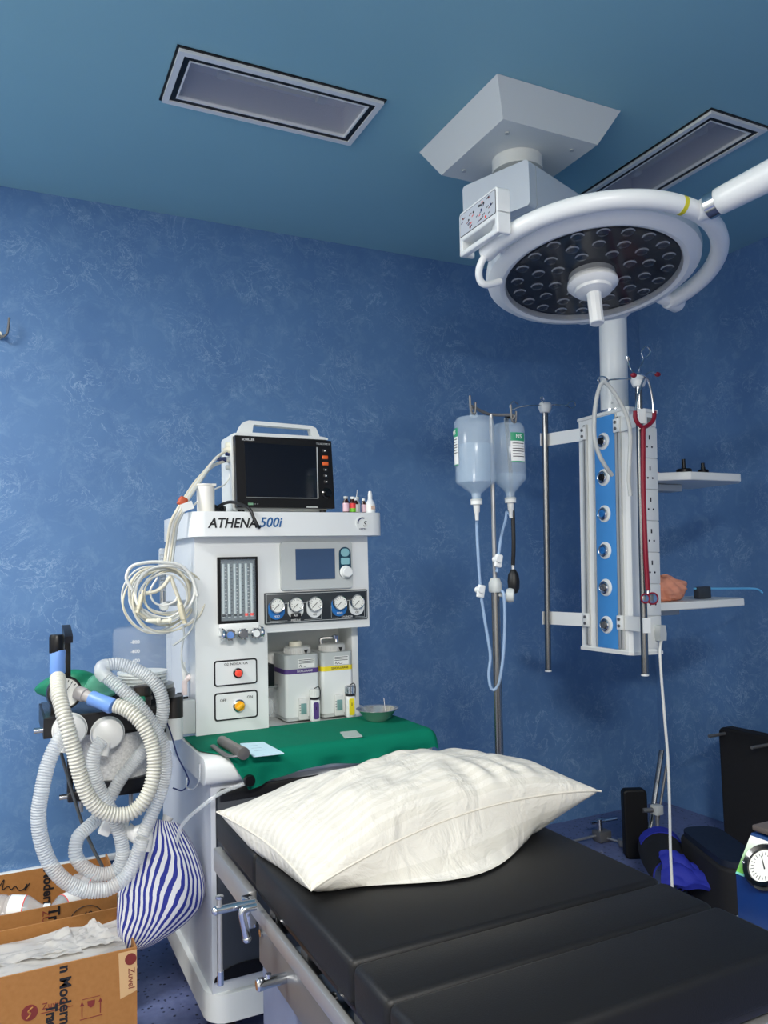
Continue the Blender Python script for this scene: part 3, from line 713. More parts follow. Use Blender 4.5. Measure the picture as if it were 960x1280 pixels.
dome_in = [(0, .1655), (.0705, .1655), (.0775, .161), (.0805, .149), (.0805, 0)]
dm = obj('bellows_dome', B().lathe(dome+dome_in, dc+Z*.958, seg=56), GLASS, BS, label='clear plastic dome with printed volume marks')
for v_, px_ in (('-800', 800), ('-600', 804), ('-400', 824), ('-200', 826)): pass
for v_, z_ in (('-800', 1.088), ('-600', 1.062), ('-400', 1.036), ('-200', 1.010)):
    a = math.radians(-112); n_ = V((math.cos(a), math.sin(a), 0))
    text(v_, .014, dc+n_*.0838+Z*z_, V((-n_.y, n_.x, 0)), Z, PAPER, dm, ext=.0003)
for a in (200, 290): obj('dome_clamp', B().cyl(dc+V((.086*math.cos(math.radians(a)), .086*math.sin(math.radians(a)), .93)), dc+V((.086*math.cos(math.radians(a)), .086*math.sin(math.radians(a)), .985)), .009), BLACK, BS)
kp = V((.352, 2.255, .921))
kb = B().lathe([(.022, 0), (.022, .012), (.026, .014), (.026, .022), (.02, .024), (.024, .03), (.024, .05), (.02, .053), (0, .053)], kp, seg=28)
obj('adjusting_knob', kb, mat('dark_bronze', (74, 66, 60), .35, .5), BS)
# valve domes on the front face
for px_, py_, n in ((87, 912, 0), (134, 916, 0)):
    q = at(px_, py_, 'y', 2.20)
    v_ = obj('valve_dome', B().lathe([(.041, 0), (.041, .012), (.037, .022), (.025, .028), (0, .03)], q, (0, -1, 0), 36), MILKY, BS, label='round milky check valve dome')
    obj('valve_seat', B().cyl(q+V((0, .0, 0)), q+V((0, -.006, 0)), .043, seg=36), WHITE2, v_)
    obj('hose_spigot', B().cyl(q+V((-.006, -.02, -.02)), q+V((-.014, -.026, -.052)), .014, seg=18), MILKY, v_)
# pressure gauge
q = at(79, 868, 'y', 2.22)
mg = obj('manometer', B().lathe([(0, 0), (.036, 0), (.043, .012), (.043, .034), (.0385, .037), (.037, .030), (0, .030)], q+V((0, .03, 0)), V((.12, -1, .12)).normalized(), 36), BLACKM, BS, label='round manometer with white dial')
ax_ = V((.12, -1, .12)).normalized()
obj('dial', B().cyl(q+V((0, .03, 0))+ax_*.0302, q+V((0, .03, 0))+ax_*.031, .037, seg=36), DIALW, mg)
nb = B(); o_ = q+V((0, .03, 0))+ax_*.032; uu, vv, _w = frame_of(ax_)
for j in range(16):
    a = 2*PI*j/20; c_, s_ = math.cos(a), math.sin(a)
    nb.prism([(.027, -.001), (.034, -.001), (.034, .001), (.027, .001)], o_, uu*c_+vv*s_, vv*c_-uu*s_, ax_*.0004)
nb.prism([(-.008, -.0012), (.026, -.0004), (.026, .0004), (-.008, .0012)], o_+ax_*.0006, (uu*.6+vv*.8), (vv*.6-uu*.8), ax_*.0005)
obj('dial_marks', nb, INK, mg)
obj('gauge_bracket', B().box(.118, .165, 2.245, 2.30, .918, .96, .006), BLACKM, BS)
# upright bracket with the parked hose end
obj('upright_bar', B().box(.150, .172, 2.30, 2.318, .92, 1.145, .003), BLACKM, BS)
obj('parking_arm', B().prism([(2.21, 1.105), (2.23, 1.105), (2.30, 1.12), (2.318, 1.146), (2.29, 1.146), (2.22, 1.128), (2.205, 1.122)], (.150, 0, 0), Y, Z, (.020, 0, 0)), BLACKM, BS)
q = at(71, 806, 'y', 2.20)
obj('parking_plug', B().lathe([(.017, 0), (.0185, .004), (.0185, .042), (.016, .048), (0, .049)], V((q.x, 2.20, q.z-.022)), seg=24), BLACK, BS)
# absorber canister
cc_ = V((.295, 2.335, 0))
obj('canister_lid', B().lathe([(.115, 0), (.115, .012), (0, .012)], cc_+Z*.856, seg=48), BLACK, BS)
obj('canister', B().lathe([(.0, 0), (.104, 0), (.106, .12), (0, .12)], cc_+Z*.735, seg=48), GRANULE, BS, label='canister full of grey white granules')
obj('canister_shell', B().lathe([(.109, 0), (.109, .125), (.107, .125), (.107, 0)], cc_+Z*.733, seg=48), GLASS, BS)
obj('canister_base', B().lathe([(0, 0), (.112, 0), (.114, .02), (.114, .03), (.10, .032), (0, .032)], cc_+Z*.703, seg=48), BLACK, BS)
ms = B()
for k in range(2): ms.box(.255+k*.022, .265+k*.022, 2.226, 2.2265, .832, .840)
obj('window_mark', ms, BLACK, BS)
obj('clamp_bar', B().box(.165, .43, 2.305, 2.345, .672, .70, .004), BLACKM, BS)
for x in (.20, .33, .41): obj('clamp_screw', B().cyl((x, 2.325, .64), (x, 2.325, .673), .006), STEEL, BS)
obj('clamp_screw_end', B().cyl((.165, 2.325, .686), (.145, 2.325, .686), .007), CHROME, BS)
for x in (.172, .42): obj('clamp_rod', B().cyl((x, 2.325, .69), (x, 2.325, .87), .008), BLACKM, BS)
obj('tie_strap', B().tube([at(72, 925, 'y', 2.27), at(82, 962, 'y', 2.27), at(92, 995, 'y', 2.27), at(103, 1030, 'y', 2.26), at(116, 1060, 'y', 2.25), at(128, 1083, 'y', 2.25)], .009, 10, flat=(1, .5)), mat('strap_grey', (74, 78, 80), .55), BS, label='grey strap hanging below the arm')

# hoses
def P(l, y): return [at(a, b, 'y', y if len(c) == 0 else c[0]) for a, b, *c in l]
HW = thing('corrugated_hose', at(110, 960, 'y', 2.1), 'thick milky white ribbed breathing hose looping between two blue connectors', 'breathing hose')
pa = P([(72, 846, 2.19), (74, 870, 2.12), (83, 905, 2.08), (93, 940, 2.07), (102, 975, 2.07), (113, 1000, 2.07), (130, 1015, 2.07), (150, 1019, 2.07), (170, 1012, 2.07), (186, 990, 2.07), (193, 960, 2.08), (190, 930, 2.09), (178, 905, 2.10), (160, 888, 2.12), (143, 881, 2.14)], 2.1)
obj('hose_wall', B().corr(pa, .0195, .0042, .0085), HOSEW, HW)
q0, q1 = at(72, 842, 'y', 2.20), at(71, 815, 'y', 2.20)
obj('cuff', B().lathe([(.018, 0), (.0195, .004), (.0185, .03), (.0195, .055), (.018, .06), (.0, .06)], V((q0.x, 2.20, q0.z)), Z, 24), BLUEP, HW, label='blue end connector')
e0, e1 = at(141, 883, 'y', 2.14), at(113, 872, 'y', 2.18); d_ = (e1-e0).normalized()
obj('cuff', B().lathe([(.018, 0), (.0205, .006), (.0185, .03), (.0195, .062), (.0185, .066), (0, .066)], e0, d_, 24), BLUEP, HW, label='blue end connector')
obj('end_fitting', B().lathe([(.014, 0), (.0145, .02), (.018, .022), (.018, .045), (.014, .048), (0, .05)], e0+d_*.064, d_, 22), mat('fitting_grey', (176, 170, 166), .4), HW)

HC = thing('breathing_circuit', at(130, 1040, 'y', 2.15), 'clear ribbed twin hose breathing circuit hanging in big loops from the two valve domes', 'breathing hose')
outer = P([(82, 918, 2.155), (72, 928, 2.14), (60, 955, 2.13), (52, 990, 2.12), (48, 1020, 2.12), (52, 1052, 2.12), (64, 1082, 2.12), (84, 1103, 2.12), (108, 1113, 2.12), (135, 1111, 2.12), (156, 1097, 2.12), (169, 1075, 2.12), (178, 1048, 2.12)], 2.12)
obj('long_limb', B().corr(outer, .0185, .0022, .0065, seg=14), HOSE, HC)
up = P([(178, 1044, 2.12), (190, 1018, 2.125), (201, 990, 2.13), (207, 960, 2.13), (203, 930, 2.13), (190, 905, 2.13), (172, 880, 2.13), (150, 860, 2.14), (133, 846, 2.16)], 2.13)
obj('long_limb', B().corr(up, .0175, .0022, .0065, seg=14), HOSE, HC)
inner = P([(128, 925, 2.15), (120, 936, 2.145), (116, 955, 2.145), (121, 978, 2.145), (131, 1000, 2.145), (143, 1022, 2.15), (151, 1048, 2.15), (153, 1068, 2.15), (146, 1086, 2.15), (128, 1093, 2.15), (108, 1086, 2.15), (95, 1070, 2.15), (97, 1048, 2.16), (110, 1034, 2.18), (124, 1022, 2.20)], 2.15)
obj('short_limb', B().corr(inner, .0175, .0022, .0065, seg=14), HOSE, HC)
in2 = P([(126, 1020, 2.20), (138, 996, 2.205), (152, 972, 2.205), (168, 952, 2.20), (184, 932, 2.18), (198, 910, 2.165), (204, 885, 2.16), (199, 862, 2.16), (185, 846, 2.165), (165, 835, 2.17), (146, 830, 2.175), (133, 832, 2.175)], 2.2)
obj('short_limb', B().corr(in2, .0175, .0022, .0065, seg=14), HOSE, HC)
obj('elbow', B().tube(P([(134, 832, 2.175), (128, 834, 2.172), (127, 840, 2.166), (133, 847, 2.16)], 2.17), .0185, 14), HOSE, HC)
yp = B(); 
ya, yb, yc = at(135, 1030, 'y', 2.17), at(158, 1036, 'y', 2.165), at(172, 1047, 'y', 2.155)
yp.cyl(ya, yb, .021, .018, 20); yp.cyl(yb, yc, .017, .017, 20); yp.box(-.012, .016, -.01, .01, -.018, .018, .003, 2, Matrix.Translation(ya+V((-.008, -.012, -.004))) @ Matrix.Rotation(.5, 4, 'Y'))
obj('wye_piece', yp, MILKY, HC, label='milky Y piece')
obj('wye_elbow', B().tube([yc+V((-.004, 0, .012)), yc+V((.012, -.008, .014)), yc+V((.018, -.014, 0)), yc+V((.012, -.02, -.03))], .019, 16), MILKY, HC)

# green manual resuscitator on the deck, behind the hoses
GR = thing('resuscitator_bag', (.17, 2.36, .93), 'dark green rubber breathing bag lying on the left end of the breathing system deck', 'breathing bag')
def bag(u, v):
    a = 2*PI*v; r = (math.sin(PI*min(1, max(0, u)))**.6)*.05
    k = 1+.12*math.sin(3*a+5*u)
    c_ = V((.085+.19*u, 2.42-.10*u, .925+.05*u*(1-u)+.04))
    return c_+V((.2*r*math.cos(a), r*1.0*math.cos(a)*k, r*.75*math.sin(a)*k))
obj('bag_body', B().grid(bag, 24, 24), GREENB, GR, sharp=80)
obj('bag_neck', B().cyl((.262, 2.335, .966), (.235, 2.345, .972), .014), GREENB, GR)
GM = thing('face_mask', (.255, 2.30, .96), 'clear green face mask lying on the breathing system deck in front of the dome', 'mask')
gq = at(130, 848, 'y', 2.235)
obj('mask_dome', B().lathe([(.043, 0), (.041, .014), (.034, .03), (.02, .042), (.011, .046), (.011, .055), (0, .055)], gq+V((-.0, .035, -.03)), V((-.2, -.5, .85)).normalized(), 30, sv=.8), GREENC, GM)
obj('mask_cushion', B().lathe([(.034, 0), (.046, -.006), (.05, .004), (.044, .012), (.034, .006)], gq+V((-.0, .035, -.03)), V((-.2, -.5, .85)).normalized(), 30, sv=.8, cap=False), GREENC, GM)
gt2 = obj('oxygen_connector', B().prism(rpoly(.31, .375, .9, .94, .006), (0, 2.225, .923), X, (0, .4, 0), (0, 0, .022)), GREENB, base=(.34, 2.3, .92))
bpy.data.objects.remove(gt2)
gv = obj('green_valve', B().prism([(.285, 2.225), (.352, 2.215), (.36, 2.245), (.30, 2.262)], (0, 0, .9215), X, Y, (0, 0, .026)), GREENB, base=(.32, 2.24, .9215))
bv = gv.modifiers.new('round', 'BEVEL'); bv.width = .006; bv.segments = 3
tag(gv, 'small green valve block on the deck beside the dark knob', 'valve')

# auxiliary flowmeter and the cables hung over it
AF = thing('auxiliary_flowmeter', (.43, 2.46, 1.2), 'clear upright flow tube with white knob behind the coiled cream cables', 'flowmeter')
fx = at(203, 720, 'y', 2.46); fx2 = at(202, 785, 'y', 2.46)
obj('tube', B().lathe([(.0, 0), (.011, 0), (.011, .125), (.0085, .13), (0, .13)], V((fx.x, 2.46, 1.225)), seg=20), TUBEC, AF)
fs = B()
for k in range(9): fs.box(fx.x-.009, fx.x+.009, 2.4485, 2.4492, 1.245+k*.011, 1.2475+k*.011)
obj('scale', fs, mat('scale_grey', (150, 156, 160), .5), AF)
obj('body', B().cyl((fx.x, 2.46, 1.165), (fx.x, 2.46, 1.226), .010), CHROME, AF)
obj('knob', B().lathe([(.008, 0), (.013, .004), (.013, .022), (.01, .025), (0, .025)], (fx.x, 2.452, 1.178), (0, -1, 0), 20), WHITE, AF)
obj('humidifier_bottle', B().lathe([(0, 0), (.03, 0), (.03, .07), (.012, .085), (0, .085)], (fx.x, 2.46, 1.082), seg=26), GLASS, AF)
obj('bracket', B().cyl((fx.x, 2.46, 1.185), (.527, 2.50, 1.185), .009), CHROME, AF)
MC = thing('monitor_cables', (.44, 2.44, 1.2), 'bundle of cream monitor leads coiled on the left side of the anesthesia machine', 'cable')
cc0 = at(204, 745, 'y', 2.42)
for k in range(11):
    rr = .082+.019*math.sin(k*2.1); ox, oz = .014*math.sin(k*1.7), .012*math.cos(k*2.3); yy = 2.382+.0075*k
    lp = [(cc0.x+ox+rr*1.05*math.cos(a)*(1+.05*math.sin(2*a+k)), yy+.008*math.sin(3*a+k), cc0.z+oz+rr*math.sin(a)*(1+.05*math.sin(3*a+k*2))) for a in [2*PI*j/12+k for j in range(12)]]
    obj('cable_loop', B().tube(lp, .0029 if k % 3 else .0042, 8, 5, closed=True), CREAM if k % 2 else WCABLE, MC)
obj('cable_loop', B().tube(P([(165, 737), (158, 722), (165, 708), (185, 703), (205, 703), (226, 707), (240, 722), (247, 745)], 2.375), .005, 8), WCABLE, MC)
obj('cable_loop', B().tube(P([(182, 742), (195, 739), (205, 732), (213, 722), (218, 734), (224, 750), (227, 760)], 2.37), .006, 8), CREAM, MC)
obj('thin_lead', B().tube(P([(197, 722), (188, 738), (192, 752), (204, 757), (218, 752), (222, 744)], 2.368), .003, 8), WCABLE, MC)
obj('thin_lead', B().tube(P([(180, 762), (192, 769), (210, 772), (226, 764)], 2.365), .0028, 8), WCABLE, MC)
obj('thin_lead', B().tube(P([(246, 746), (246, 765), (240, 785), (230, 797), (216, 807)], 2.372), .0035, 8), GREYP, MC)
obj('thin_lead', B().tube(P([(229, 783), (230, 795), (227, 812), (228, 830), (234, 842)], 2.372), .003, 8), GREYP, MC)
for a_, b_, r in (((224, 752), (231, 779), .015), ((178, 742), (172, 766), .012)):
    p0, p1 = at(*a_, 'y', 2.362), at(*b_, 'y', 2.362); d_ = (p1-p0)
    cb_ = B().lathe([(.3*r, -.2*d_.length), (.5*r, 0), (r, .12*d_.length), (r, d_.length*.8), (r*.8, d_.length*.82), (r*.85, d_.length), (0, d_.length)], p0, d_.normalized(), 16, sv=.6)
    obj('connector', cb_, mat('connector_beige', (206, 198, 172), .5) if 'connector_beige' not in bpy.data.materials else bpy.data.materials['connector_beige'], MC, label='beige lead connector')
for a_, b_ in (((182, 776), (200, 776)), ((200, 777), (214, 776))):
    p0, p1 = at(*a_, 'y', 2.36), at(*b_, 'y', 2.36); d_ = p1-p0
    obj('lead_tip', B().lathe([(.003, 0), (.006, .006), (.0065, d_.length*.75), (.009, d_.length*.8), (.009, d_.length), (0, d_.length)], p0, d_.normalized(), 14), IVORY, MC)
for k, (ox, m_) in enumerate(((0, CREAM), (.010, WCABLE), (.019, CREAM), (.028, GREYP))):
    l = P([(206+k*3, 703, 2.40), (209+k*3, 680, 2.40), (213+k*3, 655, 2.375), (220+k*3, 640, 2.36), (231+k*2, 622, 2.37), (243+k*2, 604, 2.40), (257+k, 588, 2.43), (271, 572 if k < 2 else 580, 2.46), (284, 563 if k < 2 else 576, 2.485), (293, 561 if k < 2 else 576, 2.49)], 2.4)
    obj('lead', B().tube(l, .0048, 8), m_, MC)
obj('lead', B().tube(P([(240, 634, 2.37), (252, 622, 2.42), (268, 612, 2.45), (280, 606, 2.47), (286, 598, 2.485), (289, 588, 2.49)], 2.4), .0028, 8), WCABLE, MC)
q = at(228, 627, 'y', 2.365)
obj('clip', B().box(-.013, .013, -.012, .012, -.014, .014, .006, 3, Matrix.Translation(q) @ Matrix.Rotation(.5, 4, 'Y')), mat('rust_orange', (190, 82, 44), .5), MC, label='rust orange clip')
q = at(234, 633, 'y', 2.352)
tg = obj('tag', B().box(-.018, .018, -.001, .001, -.012, .012, 0, 2, Matrix.Translation(q) @ Matrix.Rotation(-.35, 4, 'Y')), PAPER, MC, label='white paper tag')
p0 = at(279, 562, 'y', 2.485); 
obj('monitor_plug', B().lathe([(.005, 0), (.008, .012), (.012, .016), (.0125, .03), (0, .03)], p0, X, 18), CREAM, MC, label='beige plug in the monitor side')
obj('monitor_plug', B().lathe([(.004, 0), (.007, .01), (.009, .03), (0, .03)], at(271, 574, 'y', 2.478), X, 14), NAVY, MC, label='blue plug in the monitor side')

# small white valve elbow beside the dome
vt = thing('elbow_connector', at(233, 850, 'y', 2.47), 'small white elbow connector beside the clear dome, above the swing arm post', 'connector')
q = at(233, 850, 'y', 2.47)
obj('elbow', B().tube([q+V((.012, 0, .01)), q+V((-.004, 0, -.002)), q+V((-.006, 0, -.03)), q+V((-.006, 0, -.045))], .009, 12), mat('pinkish_white', (226, 212, 210), .4), vt)
obj('arm', B().cyl(q+V((-.006, 0, 0)), q+V((-.01, 0, .055)), .007), WHITE, vt)
obj('tail', B().cyl(q+V((.008, 0, .008)), (.527, 2.49, q.z+.012), .008), GREYP, vt)
# thin black wire and cord below the swing arm
w = obj('sensor_wire', B().tube(P([(209, 904, 2.36), (214, 918, 2.34), (222, 945, 2.33), (232, 965, 2.32), (236, 978, 2.31), (228, 988, 2.31), (216, 985, 2.31)], 2.3), .0022, 6), NAVY, base=at(222, 945, 'y', 2.33))
tag(w, 'thin dark blue wire hanging below the swing arm post', 'wire')
w = obj('sampling_line', B().tube(P([(250, 955, 2.12), (249, 975, 2.115), (242, 986, 2.15), (233, 984, 2.2), (234, 972, 2.22)], 2.2), .0018, 6), TUBEC, base=at(242, 980, 'y', 2.2))
tag(w, 'thin clear line looping below the left end of the worktop', 'tube')

# striped bag
SB = thing('striped_bag', at(185, 1100, 'y', 2.24), 'blue and white striped cloth bag leaning on the cardboard box beside the machine', 'bag')
top, bot = at(207, 1026, 'y', 2.27), at(163, 1188, 'y', 2.20)
axis = bot-top; Ln = axis.length; an = axis.normalized(); side = V((-an.z, 0, an.x)).normalized()
if side.x < 0: side = -side
fw = an.cross(side)
def sbag(u, v):
    a = 2*PI*v; t = u
    w = (math.sin(PI*min(1, .06+.94*t)**.9)**.62)
    r = .112*w*(.62+.62*t if t < .6 else 1-.12*(t-.6))+.008
    k = 1+.035*math.sin(9*a+3*t)*(1-w*.5)+.02*noise.noise(V((math.cos(a)*2, math.sin(a)*2, t*5)))
    bend = side*(.045*math.sin(PI*t))
    return top+axis*t+bend+side*(r*k*math.cos(a))+fw*(r*.92*k*math.sin(a))
b = B(); b.grid(lambda u, v: sbag(u, v), 40, 64)
lay = b.bm.loops.layers.uv.active
for f_ in b.bm.faces:
    for l in f_.loops:
        u, v = l[lay].uv; l[lay].uv = (v+.014*math.sin(u*9+v*20)+.05*u+.016*noise.noise(V((v*7, u*3, 2)))+.006*noise.noise(V((v*30, u*14, 5))), u)
obj('bag_cloth', b, STRIPE, SB, sharp=80)
pb = B().tube([top-an*.012+side*.004, top+an*.004], .012, 10, 4, rf=lambda i, L: .016-.006*i/L)
obj('gathered_mouth', pb, STRIPE, SB)
gm = B()
nk = bot+an*.0
obj('tied_end', B().lathe([(.02, -.02), (.012, 0), (.02, .02), (.03, .035), (.0, .036)], nk, an, 20), mat('bag_white', (220, 220, 222), .85), SB)
cd = B().tube([sbag(.62, .98), sbag(.7, .90)+V((0, -.004, 0)), sbag(.76, .82)+V((0, -.006, 0)), sbag(.78, .74)+V((0, -.006, 0)), sbag(.76, .66)+V((0, -.006, 0)), sbag(.70, .58)+V((0, -.005, 0)), sbag(.62, .52)], .005, 8)
obj('cord', cd, GCABLE, SB, label='dark cord around the bag')

# cardboard boxes
def carton(x0, x1, y0, y1, h, label, flap_back):
    t = thing('cardboard_box', ((x0+x1)/2, (y0+y1)/2, 0), label, 'box', 'cardboard boxes on the floor')
    k = .005
    b = B(); b.box(x0, x1, y0, y0+k, 0, h); b.box(x0, x0+k, y0+k, y1-k, 0, h); b.box(x1-k, x1, y0+k, y1-k, 0, h); b.box(x0, x1, y1-k, y1, 0, h+flap_back); b.box(x0+k, x1-k, y0+k, y1-k, 0, k)
    obj('box_walls', b, CARD, t)
    return t
def gothic(s, size, o, right, up, t, gap):
    for k, ch_ in enumerate(s):
        text(ch_, size, V(o)+V(right)*(gap*k), right, up, INK, t, name='black_lettering', ext=.0004, sx=1.25, shear=.12)
bx = carton(-.28, .312, 2.105, 2.345, .35, 'open brown cardboard box in front, full of clear plastic wrapping', .012)
yb_ = 2.105
vtx = at(50, 1215, 'y', yb_)
dn_ = V((0, 0, -1))
text('n Modern', .036, V((at(81, 1240, 'y', yb_).x, yb_-.0008, .346)), dn_, X, INK, bx, name='black_lettering', align='LEFT', bold=.0010, sx=.95)
text('Tradd', .034, V((at(64, 1255, 'y', yb_).x, yb_-.0008, .262)), dn_, X, INK, bx, name='black_lettering', align='LEFT', bold=.0014, sx=.8)
lg = at(37, 1266, 'y', yb_)
ci = obj('logo_disc', B().cyl((lg.x, yb_, lg.z), (lg.x, yb_-.0008, lg.z), .018, seg=30), REDB, bx)
obj('logo_stroke', B().tube([(lg.x-.006, yb_-.0012, lg.z-.012), (lg.x+.002, yb_-.0012, lg.z-.002), (lg.x-.003, yb_-.0012, lg.z+.004), (lg.x+.007, yb_-.0012, lg.z+.012)], .0018, 6), CARD, ci)
text('Zuven', .020, (lg.x+.052, yb_-.0007, lg.z+.006), X, Z, REDB, bx, ext=.0003)
obj('rule_line', B().box(lg.x+.024, lg.x+.095, yb_-.0008, yb_, lg.z-.009, lg.z-.0075), REDB, bx)
ic = at(114, 1258, 'y', yb_)
fi = B(); fi.box(ic.x-.026, ic.x+.026, yb_-.0008, yb_, ic.z-.026, ic.z-.0245)
for s_ in (-1, 1):
    fi.box(ic.x+s_*.021-.0012, ic.x+s_*.021+.0012, yb_-.0008, yb_, ic.z-.02, ic.z+.01)
    fi.prism([(-.005, 0), (.005, 0), (0, .01)], (ic.x+s_*.021, yb_, ic.z+.006), X, Z, (0, -.0008, 0))
fi.prism([(-.009, .014), (.009, .014), (.008, .004), (.0015, -.002), (-.0015, -.002), (-.008, .004)], (ic.x, yb_, ic.z), X, Z, (0, -.0008, 0)); fi.box(ic.x-.02, ic.x+.02, yb_-.0008, yb_, ic.z+.02, ic.z+.0212)
obj('handling_mark', fi, REDB, bx)
for z0, z1 in ((.235, .345), (.05, .16)):
    st = obj('sticker', B().prism([(.272, z0), (.3115, z0+.012), (.3115, z1), (.268, z1)], (0, yb_, 0), X, Z, (0, -.0007, 0)), TAPE, bx)
    obj('logo_disc', B().cyl((.297, yb_-.0006, z1-.02), (.297, yb_-.0013, z1-.02), .014, seg=26), REDB, st)
    text('Zuvel', .022, (.298, yb_-.0012, z1-.066), dn_, X, REDB, st, ext=.0003)
# plastic wrapping in the front box
def sheet(q, amp, seed, name='wrapping'):
    def f(u, v):
        p = q[0].lerp(q[1], u).lerp(q[3].lerp(q[2], u), v)
        return p+V((0, 0, amp*(noise.noise(V((u*5+seed, v*5, seed)))+.5*noise.noise(V((u*13+seed, v*13, 3))))))
    return B().grid(f, 28, 28, .0012)
def zq(*l): return [at(a, b, 'y', c) for a, b, c in l]
t = obj('plastic_sheet', sheet([V((-.2, 2.12, .335)), V((.29, 2.12, .335)), V((.30, 2.31, .345)), V((-.2, 2.31, .34))], .008, 1), WRAP, base=(.05, 2.2, .34)); tag(t, 'crumpled clear plastic sheet filling the front cardboard box', 'wrapping', )
t = obj('plastic_bag', sheet([V((-.05, 2.2, .345)), V((.19, 2.16, .345)), at(84, 1158, 'y', 2.31), at(12, 1190, 'y', 2.31)], .009, 4), WRAP, base=(.08, 2.25, .35)); tag(t, 'folded clear plastic bag standing out of the front cardboard box, left of the peaked one', 'wrapping')
t = obj('plastic_bag', sheet([V((.10, 2.19, .345)), V((.285, 2.17, .345)), at(117, 1147, 'y', 2.305), at(88, 1172, 'y', 2.30)], .008, 9), WRAP, base=(.2, 2.25, .35)); tag(t, 'peaked clear plastic bag in the front cardboard box beside the striped bag', 'wrapping')
bx2 = carton(-.25, .325, 2.475, 2.84, .35, 'open brown cardboard box behind, holding clear plastic bottles', -.012)
obj('raised_flap', B().box(-.25, .325, 2.8405, 2.845, .20, .325, 0), CARDIN, bx2)
yb2 = 2.475
text('Tradd', .042, V((at(67, 1128, 'y', yb2).x, yb2-.0008, .346)), dn_, X, INK, bx2, name='black_lettering', align='LEFT', bold=.0014, sx=.9)
text('ZUVEN', .026, (at(57, 1140, 'y', yb2).x, yb2-.0007, .30), dn_, X, REDB, bx2, ext=.0003)
cq = at(108, 1150, 'y', yb2)
obj('pen_circle', B().tube([(cq.x+.045*math.cos(a), yb2-.001, cq.z+.04*math.sin(a)) for a in [PI*k/14 for k in range(15)]], .0012, 5), INK, bx2)
text('40', .03, (cq.x, yb2-.0008, cq.z+.012), X, Z, INK, bx2, ext=.0003, shear=.2)
yi = 2.8345
text('Modern', .042, V((at(60, 1098, 'y', yi).x, yi-.0008, .336)), dn_, X, INK, bx2, name='black_lettering', align='LEFT', bold=.0014, sx=.9)
pw = [at(*q, 'y', yi-.001) for q in ((0, 1107), (5, 1100), (3, 1112), (10, 1108), (14, 1112), (19, 1108), (24, 1113), (30, 1111), (34, 1105), (31, 1113), (37, 1104))]
obj('handwriting', B().tube(pw, .0016, 5), INK, bx2)
def pet(p0, p1, r, label, labm, capm):
    d_ = V(p1)-V(p0); L_ = d_.length; t = thing('plastic_bottle', p0, label, 'bottle', 'bottles in the rear cardboard box')
    obj('bottle', B().lathe([(0, 0), (r*.9, .002), (r, .012), (r, L_*.25), (r*.92, L_*.28), (r, L_*.31), (r, L_*.62), (r*.4, L_*.85), (r*.4, L_*.9), (0, L_*.9)], p0, d_, 26), PET, t)
    obj('cap', B().cyl(V(p0)+d_*.9, V(p1), r*.45, seg=18), capm, t)
    lb_ = obj('label_wrap', B().lathe([(r*1.02, L_*.34), (r*1.02, L_*.58)], p0, d_, 26, cap=False), labm, t)
    obj('label_band', B().lathe([(r*1.03, L_*.58), (r*1.0, L_*.595)], p0, d_, 26, cap=False), REDL, lb_)
pet(at(-14, 1135, 'y', 2.60), at(62, 1137, 'y', 2.55), .036, 'clear bottle with white label lying along the rear box front edge', PAPER, WHITE)
pet(at(112, 1117, 'y', 2.62), at(54, 1144, 'y', 2.54), .032, 'clear bottle with white label lying tilted across the rear box', PAPER, WHITE)
pet(at(92, 1105, 'y', 2.74), at(135, 1112, 'y', 2.66), .034, 'clear crushed plastic bottle at the back right of the rear box', PET, WHITE)

# ---------------------------------------------------------------- operating table
OT = thing('operating_table', (.645, 1.1, 0), 'operating table with black padded sections and steel side rails in the foreground', 'operating table')
TX0, TX1, TZ = .390, .905, .80
def pad(y0, y1, z1=TZ, th=.055, sag=0):
    b = B(); b.box(TX0, TX1, y0, y1, z1-th, z1, .010, 3); return b
obj('head_pad', pad(1.338, 1.60), BLACKPAD, OT)
obj('back_pad', pad(.924, 1.334, TZ, .058), BLACKPAD, OT)
obj('seat_pad', pad(.824, .920, TZ-.001, .058), BLACKPAD, OT)
obj('seat_pad', pad(.690, .821, TZ, .062), BLACKPAD, OT)
obj('frame_plate', B().box(TX0+.012, TX1-.012, .70, 1.59, TZ-.075, TZ-.058, .003), BLACKM, OT)
for sx, x in ((-1, TX0), (1, TX1)):
    xo = x+sx*.004
    def bb(a, b_): return (min(a, b_), max(a, b_))
    x0, x1 = bb(x-sx*.008, x+sx*.008)
    obj('head_rail', B().box(x0, x1, 1.345, 1.59, TZ-.108, TZ-.064, .003), STEEL, OT)
    x0, x1 = bb(x+sx*.004, x+sx*.014)
    obj('side_rail', B().box(x0, x1, .70, 1.325, TZ-.085, TZ-.062, .002), STEEL, OT)
    x0, x1 = bb(x-sx*.022, x-sx*.002)
    obj('side_beam', B().box(x0, x1, .70, 1.32, TZ-.17, TZ-.095, .004), DSTEEL, OT)
    for y in (1.25, 1.0, .8):
        x0, x1 = bb(x-sx*.01, x+sx*.006)
        obj('rail_spacer', B().cyl((x0, y, TZ-.083), (x1, y, TZ-.083), .009, seg=16), CHROME, OT)
    for y in (1.30, .93): obj('beam_bolt', B().cyl((x-sx*.003, y, TZ-.115), (x+sx*.002, y, TZ-.115), .006, seg=14), CHROME, OT)
for y in (.76, .95, 1.15, 1.3): obj('cross_bar', B().box(TX0+.02, TX1-.02, y-.015, y+.015, TZ-.12, TZ-.075, .003), DSTEEL, OT)
obj('front_bar', B().box(TX0+.03, TX1-.03, .70, .722, TZ-.125, TZ-.085, .004), STEEL, OT)
qcv = at(324, 1179, 'x', .405)
obj('column_cover', B().box(.405, .89, .80, qcv.y, .22, TZ-.172, .02), SOFTBLUE, OT, label='grey blue column cover')
